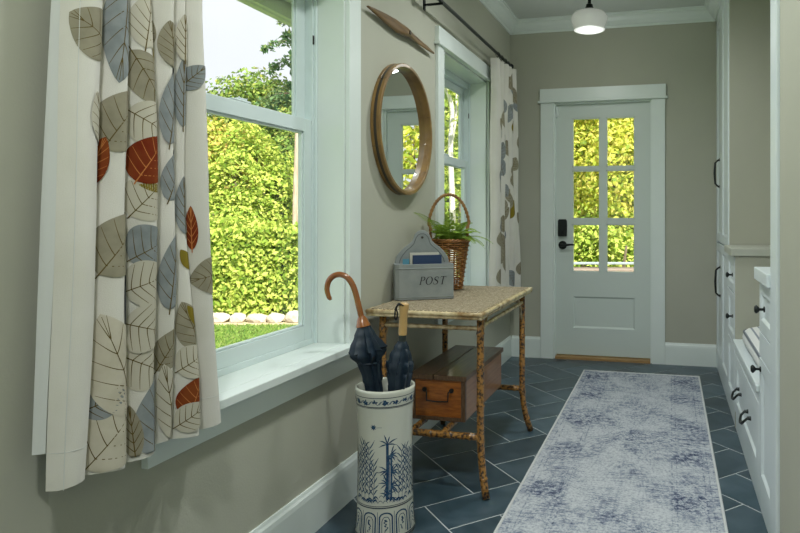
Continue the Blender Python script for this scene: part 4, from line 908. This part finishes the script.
lp = smooth_path([at(403.5, 306, Z2 - .018), at(399, 303.5, Z2 - .012), at(396.5, 308, Z2 - .01), at(397.5, 314, Z2 - .01), at(396, 320, Z2 - .01), at(394.8, 316, Z2 - .012), at(396.2, 307, Z2 - .016), at(401, 304, Z2 - .02)])
MB().tube(lp, .003, 6).build('wrist_cord', mat('black cord', (.01, .01, .01), .8), U, smooth=True)

# ------------------------------------------------------------ outside: ground, eave
GZ = -.62
LAWN = mat('lawn', (.10, .20, .045), .9, c2=(.19, .27, .07), nscale=3.5, ndetail=6)
gm_ = MB().box(-60, 40, YR - 40, 70, GZ - .3, GZ).build('ground', LAWN); tag(gm_, 'green lawn outside the windows', kind='structure')
EAVE = mat('eave paint', (.80, .83, .82), .5)
e_ = thing('trim_5', (-1.8, 2, 2.27), 'white eave boards and gutter outside above the windows', kind='structure')
for i in range(6): bx('soffit_board', EAVE, e_, (XO - .03 - .1 * (i + 1) + .004, XO - .03 - .1 * i, -2, 5.6, 2.33, 2.35), .003)
bx('fascia', EAVE, e_, (-2.13, -2.105, -2, 5.6, 2.262, 2.42)); bx('roof_edge', EAVE, e_, (-2.13, XO - .03, -2, 5.6, 2.42, 2.46))
gut = MB(); pts = [(-2.13, 2.36), (-2.13, 2.275), (-2.15, 2.262), (-2.19, 2.262), (-2.215, 2.285), (-2.225, 2.36)]
V = [(x, y, z) for y in (-2, 5.6) for x, z in pts]; gut.add(V, [(i, i + 1, i + 7, i + 6) for i in range(5)]); gut.build('gutter', EAVE, e_, fix=False)

# ------------------------------------------------------------ outside: plants
def leaves(centers, size, matl, name, parent, outward=None, droop=.2, aspect=.55):
    N = len(centers); c = np.asarray(centers, float); a = RNG.normal(size=(N, 3))
    nrm = RNG.normal(size=(N, 3)) * .75
    if outward is not None: nrm += np.asarray(outward)
    nrm /= np.linalg.norm(nrm, axis=1)[:, None]; a[:, 2] -= droop; a -= nrm * (a * nrm).sum(1)[:, None]; a /= np.linalg.norm(a, axis=1)[:, None]; b = np.cross(nrm, a)
    s = size * RNG.uniform(.65, 1.35, N)[:, None]
    V = np.stack([c - a * s * .5, c + b * s * aspect * .5 + nrm * s * .08, c + a * s * .5, c - b * s * aspect * .5 + nrm * s * .08], 1).reshape(-1, 3)
    o0 = ORG[parent.name] if parent is not None else Vector((0, 0, 0)); V -= np.array(o0)
    me = bpy.data.meshes.new(name); me.vertices.add(4 * N); me.vertices.foreach_set('co', V.ravel()); me.loops.add(4 * N); me.loops.foreach_set('vertex_index', np.arange(4 * N)); me.polygons.add(N); me.polygons.foreach_set('loop_start', np.arange(N) * 4); me.update(calc_edges=True); me.materials.append(matl)
    o = bpy.data.objects.new(name, me); COL.objects.link(o); o.parent = parent; ORG[o.name] = o0; return o
BARK = mat('bark', (.10, .07, .045), .9, c2=(.17, .13, .09), nscale=12, bump=.6, bscale=30)
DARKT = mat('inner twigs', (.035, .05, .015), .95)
HEDGE = leafy('laurel hedge leaves', [(.16, .28, .04), (.34, .46, .08), (.54, .64, .14), (.68, .72, .20), (.40, .54, .09)])
YEL = leafy('yellow green shrub leaves', [(.26, .40, .07), (.48, .58, .11), (.64, .68, .16), (.70, .46, .16), (.40, .52, .10)])
YEL2 = leafy('door shrub leaves', [(.40, .52, .08), (.66, .70, .12), (.84, .83, .20), (.80, .66, .22), (.56, .64, .12), (.26, .38, .08)], trans=.45)
MID = leafy('tree leaves', [(.12, .22, .06), (.22, .34, .08), (.36, .46, .10), (.18, .30, .08), (.46, .46, .13)])
FIR = leafy('fir needles', [(.10, .20, .10), (.17, .30, .14), (.26, .38, .18), (.36, .42, .16)])
def mound(name, label, cat, u, v0, v1, Z, halfw, depth, n, size, matl, group=None, base=GZ, zc=None):
    """a bush: blobby ellipsoid seen around column u from height v0 (top) down to the ground"""
    top = at(u, v0, Z); c = Vector((top.x, top.y, base)); h = top.z - base
    B_ = thing(name, c, label, cat, group)
    d = RNG.normal(size=(n, 3)); d /= np.linalg.norm(d, axis=1)[:, None]; d[:, 2] = np.abs(d[:, 2]) if h < 2 else d[:, 2]
    lump = 1 + .10 * np.sin(d[:, 0] * 7 + u) + .10 * np.sin(d[:, 1] * 8 + d[:, 2] * 6 + u * .3)
    rad = (1 - .28 * RNG.random(n) ** 1.5) * lump; sxy = np.array([halfw, depth, (h / 2 if h >= 2 else h)])
    p = d * rad[:, None] * sxy; z0 = h / 2 if h >= 2 else 0.02
    c_, s_ = math.cos(YAW), math.sin(YAW); P = np.stack([c.x + p[:, 0] * c_ - p[:, 1] * s_, c.y + p[:, 0] * s_ + p[:, 1] * c_, base + z0 + p[:, 2]], 1)
    ow = np.stack([d[:, 0] * c_ - d[:, 1] * s_, d[:, 0] * s_ + d[:, 1] * c_, d[:, 2] + .25], 1)
    leaves(P, size, matl, 'foliage', B_, ow)
    m = MB()
    for i in range(5):
        th = i * 1.3 + u; q = Vector((math.cos(th), math.sin(th), 0)) * halfw * .35
        m.tube([c + q * .2, c + q * .6 + Vector((0, 0, h * .4)), c + q + Vector((0, 0, h * .8))], [.05, .035, .015], 6)
    m.build('stem', BARK, B_, smooth=True)
    return B_
# clipped laurel hedge: a box of leaves facing the house
def hedge(u0, u1, Z, ztop, label, n, size, matl, depth=1.1):
    a, b = at(u0, 214, Z), at(u1, 214, Z); a.z = b.z = GZ; d = (b - a); L = d.length; d.normalize(); f = Vector((d.y, -d.x, 0)); f = -f if f.dot(-a) < 0 else f
    H_ = thing('clipped_hedge', (a + b) / 2, label, 'hedge'); h = ztop - GZ
    t = RNG.random(n); k = RNG.random(n); zz = RNG.random(n); top = k < .22
    sx = t * L; wob = .10 * np.sin(sx * 1.7) + .07 * np.sin(sx * 3.9 + 1)
    ff = np.where(top, RNG.random(n) * depth, depth + .12 * RNG.normal(size=n) * .7 + wob); zv = np.where(top, h + .06 * RNG.normal(size=n) + wob * .6, zz * h * 1.0)
    P = np.array(a)[None] + sx[:, None] * np.array(d) + (ff - depth)[:, None] * np.array(f) + np.stack([0 * t, 0 * t, zv], 1)
    ow = np.where(top[:, None], np.array([[0, 0, 1.]]), np.array(f)[None] + np.array([[0, 0, .35]])); leaves(P, size, matl, 'foliage', H_, ow)
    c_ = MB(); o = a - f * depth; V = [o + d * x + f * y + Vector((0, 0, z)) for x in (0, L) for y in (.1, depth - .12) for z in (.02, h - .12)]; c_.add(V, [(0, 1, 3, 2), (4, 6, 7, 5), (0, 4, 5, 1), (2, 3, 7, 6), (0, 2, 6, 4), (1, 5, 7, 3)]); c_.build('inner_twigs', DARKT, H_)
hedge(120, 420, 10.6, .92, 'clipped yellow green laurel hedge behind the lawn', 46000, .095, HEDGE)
# border of stones and dry soil before the hedge
sa, sb = at(120, 214, 10.35), at(420, 214, 10.35); sa.z = sb.z = GZ; dd_ = (sb - sa).normalized(); ff_ = Vector((dd_.y, -dd_.x, 0)); ff_ = -ff_ if ff_.dot(-sa) < 0 else ff_
DRY = mat('dry soil', (.42, .34, .20), .95, c2=(.52, .45, .30), nscale=6)
bs = MB(); V = [sa + dd_ * x + ff_ * y + Vector((0, 0, z)) for x in (0, 5.0) for y in (-.4, .55) for z in (.0, .012)]; bs.add(V, [(0, 1, 3, 2), (4, 6, 7, 5), (0, 4, 5, 1), (2, 3, 7, 6), (0, 2, 6, 4), (1, 5, 7, 3)]); tag(bs.build('soil_strip', DRY), 'dry pale strip of soil at the foot of the hedge', kind='structure')
STONE = mat('border stone', (.42, .38, .32), .9, c2=(.58, .52, .45), nscale=5, bump=.5, bscale=14)
def stone_mesh(seed):
    bm = bmesh.new(); bmesh.ops.create_icosphere(bm, subdivisions=2, radius=1); r_ = random.Random(seed)
    for v in bm.verts: v.co *= 1 + r_.uniform(-.14, .14)
    me = bpy.data.meshes.new('border_stone'); bm.to_mesh(me); bm.free(); me.materials.append(STONE); return me
SM = [stone_mesh(k) for k in range(4)]
x = .2; k = 0
while x < 4.9:
    wd = random.uniform(.12, .24); o = bpy.data.objects.new('border_stone', SM[k % 4]); COL.objects.link(o); q = sa + dd_ * (x + wd) + ff_ * random.uniform(-.04, .06)
    o.scale = (wd, random.uniform(.10, .16), random.uniform(.08, .13)); o.location = (q.x, q.y, GZ + o.scale.z * .75); o.rotation_euler = (0, 0, math.atan2(dd_.y, dd_.x) + random.uniform(-.3, .3))
    tag(o, 'rough pale stone in the row edging the lawn under the hedge', 'stone', 'stones edging the lawn'); x += wd * 1.9; k += 1
# shrubs and trees past the hedge
mound('garden_shrub', 'bright yellow shrub with reddish tips over the hedge beside the curtain', 'shrub', 205, 112, 0, 13.0, 1.5, 1.0, 16000, .10, YEL)
mound('garden_shrub', 'round lime green shrub over the middle of the hedge', 'shrub', 246, 132, 0, 12.6, 1.25, .9, 13000, .095, HEDGE)
mound('garden_shrub', 'darker green shrub over the hedge near the leaning pole', 'shrub', 290, 118, 0, 14.0, 1.3, 1.0, 12000, .10, MID)
mound('garden_shrub', 'low feathery shrub just above the hedge top', 'shrub', 226, 190, 0, 12.0, 1.6, .6, 9000, .09, HEDGE)
def tree(name, label, u, vtop, Z, halfw, n, size, matl, low=.30, cat='tree'):
    top = at(u, vtop, Z); c = Vector((top.x, top.y, GZ)); h = top.z - GZ; T_ = thing(name, c, label, cat); cen = []
    rt = random.Random(int(u * 7 + Z)); m = MB(); m.tube([c, c + Vector((.05, .05, h * .5)), c + Vector((0, 0, h * .92))], [.16, .11, .03], 8)
    for i in range(16):
        z = h * rt.uniform(low, .96); th = rt.uniform(0, 2 * PI); r = halfw * rt.uniform(.25, .8) * (1.15 - z / h * .75); e = c + Vector((r * math.cos(th), r * math.sin(th), z)); m.tube([c + Vector((0, 0, z * .75)), e], [.04, .012], 5); cen.append((e, halfw * rt.uniform(.32, .55)))
    m.build('trunk', BARK, T_, smooth=True); P = []; O_ = []
    for e, r in cen:
        k = n // len(cen); d = RNG.normal(size=(k, 3)); d /= np.linalg.norm(d, axis=1)[:, None]; P.append(np.array(e) + d * (r * RNG.random(k) ** .4)[:, None] * np.array([1, 1, .75])); O_.append(d + [0, 0, .3])
    leaves(np.concatenate(P), size, matl, 'foliage', T_, np.concatenate(O_)); return T_
tree('broadleaf_tree', 'green broadleaf tree rising behind the yellow shrub', 250, 84, 17, 1.9, 16000, .125, MID)
tree('broadleaf_tree', 'yellowish broadleaf tree behind the dark shrub by the pole', 283, 70, 18, 1.8, 15000, .125, YEL)
tree('broadleaf_tree', 'tall green tree filling the view of the window by the basket', 448, 40, 14, 2.3, 22000, .12, MID, low=.1)
tree('broadleaf_tree', 'lime tinted tree at the left of the window by the basket', 425, 70, 13, 1.6, 14000, .11, HEDGE, low=.1)
mound('garden_shrub', 'leafy shrub low behind the window by the basket', 'shrub', 455, 170, 0, 11.5, 1.6, 1.0, 7000, .12, HEDGE)
def conifer(label, u, vtop, Z, halfw):
    top = at(u, vtop, Z); c = Vector((top.x, top.y, GZ)); h = top.z - GZ; T_ = thing('fir_tree', c, label, 'tree'); m = MB(); m.tube([c, c + Vector((0, 0, h))], [.2, .02], 8); P = []; rt = random.Random(8)
    z = 1.2
    while z < h * .98:
        for k in range(6):
            th = rt.uniform(0, 2 * PI); ln = halfw * (1 - z / h) ** .7 * rt.uniform(.7, 1.1); d = Vector((math.cos(th), math.sin(th), 0)); pts = [c + Vector((0, 0, z)) + d * ln * t + Vector((0, 0, .25 * ln * t - .42 * ln * t * t)) for t in (0, .33, .66, 1)]
            m.tube(pts, [.03, .02, .013, .006], 4)
            q = int(26 + 90 * ln)
            for _ in range(q):
                t = rt.random() ** .7; j = min(int(t * 3), 2); e = pts[j].lerp(pts[j + 1], t * 3 - j); P.append(e + Vector((-d.y, d.x, 0)) * rt.gauss(0, .16) * (1.2 - t) + Vector((0, 0, rt.gauss(-.05, .06))))
        z += rt.uniform(.28, .40)
    m.build('trunk', BARK, T_, smooth=True); leaves([tuple(p) for p in P], .17, FIR, 'needles', T_, np.tile([[0, 0, .8]], (len(P), 1)), .5, .42)
conifer('tall fir tree with drooping boughs at the right of the near window', 312, -60, 16, 2.5)
tr = [at(294, 300, 11.6), at(295.5, 200, 11.6), at(297.5, 128, 11.6)]; tr[0].z = GZ
WOODP = mat('weathered wood', (.40, .30, .23), .9, c2=(.55, .45, .37), nscale=8, stretch=(4, 4, .6))
tag(MB().tube(tr, [.055, .05, .042], 10).build('leaning_pole', WOODP, org=tr[0], smooth='auto'), 'weathered leaning pole rising from the hedge in the near window', 'pole')
# white barked birch beyond the second window
BIRCH = mat('white birch bark', (.70, .68, .62), .8, c2=(.30, .27, .23), nscale=9, stretch=(1, 1, 5), lo=.55, hi=.75)
bt = [at(453, 330, 9.3), at(452.5, 215, 9.3), at(450.5, 150, 9.3), at(452, 110, 9.3), at(446, 88, 9.3), at(438, 70, 9.3)]; bt[0].z = GZ
BT = thing('birch_tree', bt[0], 'slender white birch trunk outside the window by the basket', 'tree'); MB().tube(smooth_path(bt), [.05 - .025 * i / 20 for i in range(21)], 10).build('trunk', BIRCH, BT, smooth=True)
MB().tube([bt[2], at(456, 118, 9.35), at(457, 80, 9.4)], [.03, .02, .012], 8).build('branch', BIRCH, BT, smooth=True)
q = np.array([at(446, 75, 9.4)]) + RNG.normal(size=(1600, 3)) * [.5, .5, .35]; leaves(q, .09, HEDGE, 'foliage', BT)
# thicket and rail beyond the door
mound('garden_shrub', 'big golden yellow shrub seen through the left door panes', 'shrub', 570, 60, 0, 11.0, 1.5, 1.2, 28000, .09, YEL2)
mound('garden_shrub', 'big golden yellow shrub seen through the right door panes', 'shrub', 632, 70, 0, 10.6, 1.5, 1.2, 28000, .09, YEL2)
mound('garden_shrub', 'lower lime green bush behind the white rail outside the door', 'shrub', 612, 222, 0, 9.6, 1.8, .6, 12000, .085, HEDGE)
tree('broadleaf_tree', 'tall leafy tree above the golden shrubs beyond the door', 605, -20, 14, 3.0, 16000, .17, YEL2, low=.15)
RAIL = mat('painted rail', (.30, .36, .40), .6); DECK = mat('weathered decking', (.24, .18, .155), .8, c2=(.31, .245, .21), nscale=6, stretch=(1, 14, 1))
fa, fb = at(520, 264, 7.6), at(700, 264, 7.6)
FR = thing('porch_rail', (fa.x, fa.y, GZ), 'white porch rail with wide weathered ledge outside the glazed door', 'railing')
dr = (fb - fa).normalized(); nr = Vector((-dr.y, dr.x, 0))
def beam(name, m_, z0, z1, d0, d1, s0=0., s1=None):
    s1 = (fb - fa).length if s1 is None else s1; V = [Vector((fa.x, fa.y, 0)) + Vector((dr.x, dr.y, 0)) * s + nr * d + Vector((0, 0, z)) for s in (s0, s1) for d in (d0, d1) for z in (z0, z1)]
    MB().add(V, [(0, 1, 3, 2), (4, 6, 7, 5), (0, 4, 5, 1), (2, 3, 7, 6), (0, 2, 6, 4), (1, 5, 7, 3)]).build(name, m_, FR, bevel=.005)
zr = fa.z; beam('top_rail', RAIL, zr - .005, zr + .022, -.02, .04); beam('ledge', DECK, zr - .085, zr - .05, -.22, .16); beam('lower_board', RAIL, zr - .40, zr - .09, .0, .05)
for s in (.05, .955, 1.95): beam('post', RAIL, GZ, zr - .006, .042, .10, s, s + .07)
# mown grass blades on the lawn
gn = 26000; uu = RNG.uniform(150, 360, gn); zz = RNG.uniform(6.0, 10.0, gn); ga = np.array([tuple(at(u, 214, z)) for u, z in zip(uu, zz)]); ga[:, 2] = GZ + .02
gr = leaves(ga, .07, leafy('grass blades', [(.10, .22, .05), (.20, .34, .07), (.30, .42, .10), (.26, .32, .12)]), 'lawn_grass', None, np.tile([[.3, -.6, .2]], (gn, 1)), -1.5, .25)
tag(gr, 'short mown grass outside the near window', 'grass', kind='stuff')

mound('garden_shrub', 'dense green shrub out past the right of the door', 'shrub', 800, 60, 0, 10.5, 2.0, 1.2, 9000, .15, YEL2)
mound('garden_shrub', 'dark green shrub in the gap right of the golden shrubs', 'shrub', 712, 90, 0, 12.0, 1.6, 1.2, 8000, .15, HEDGE)
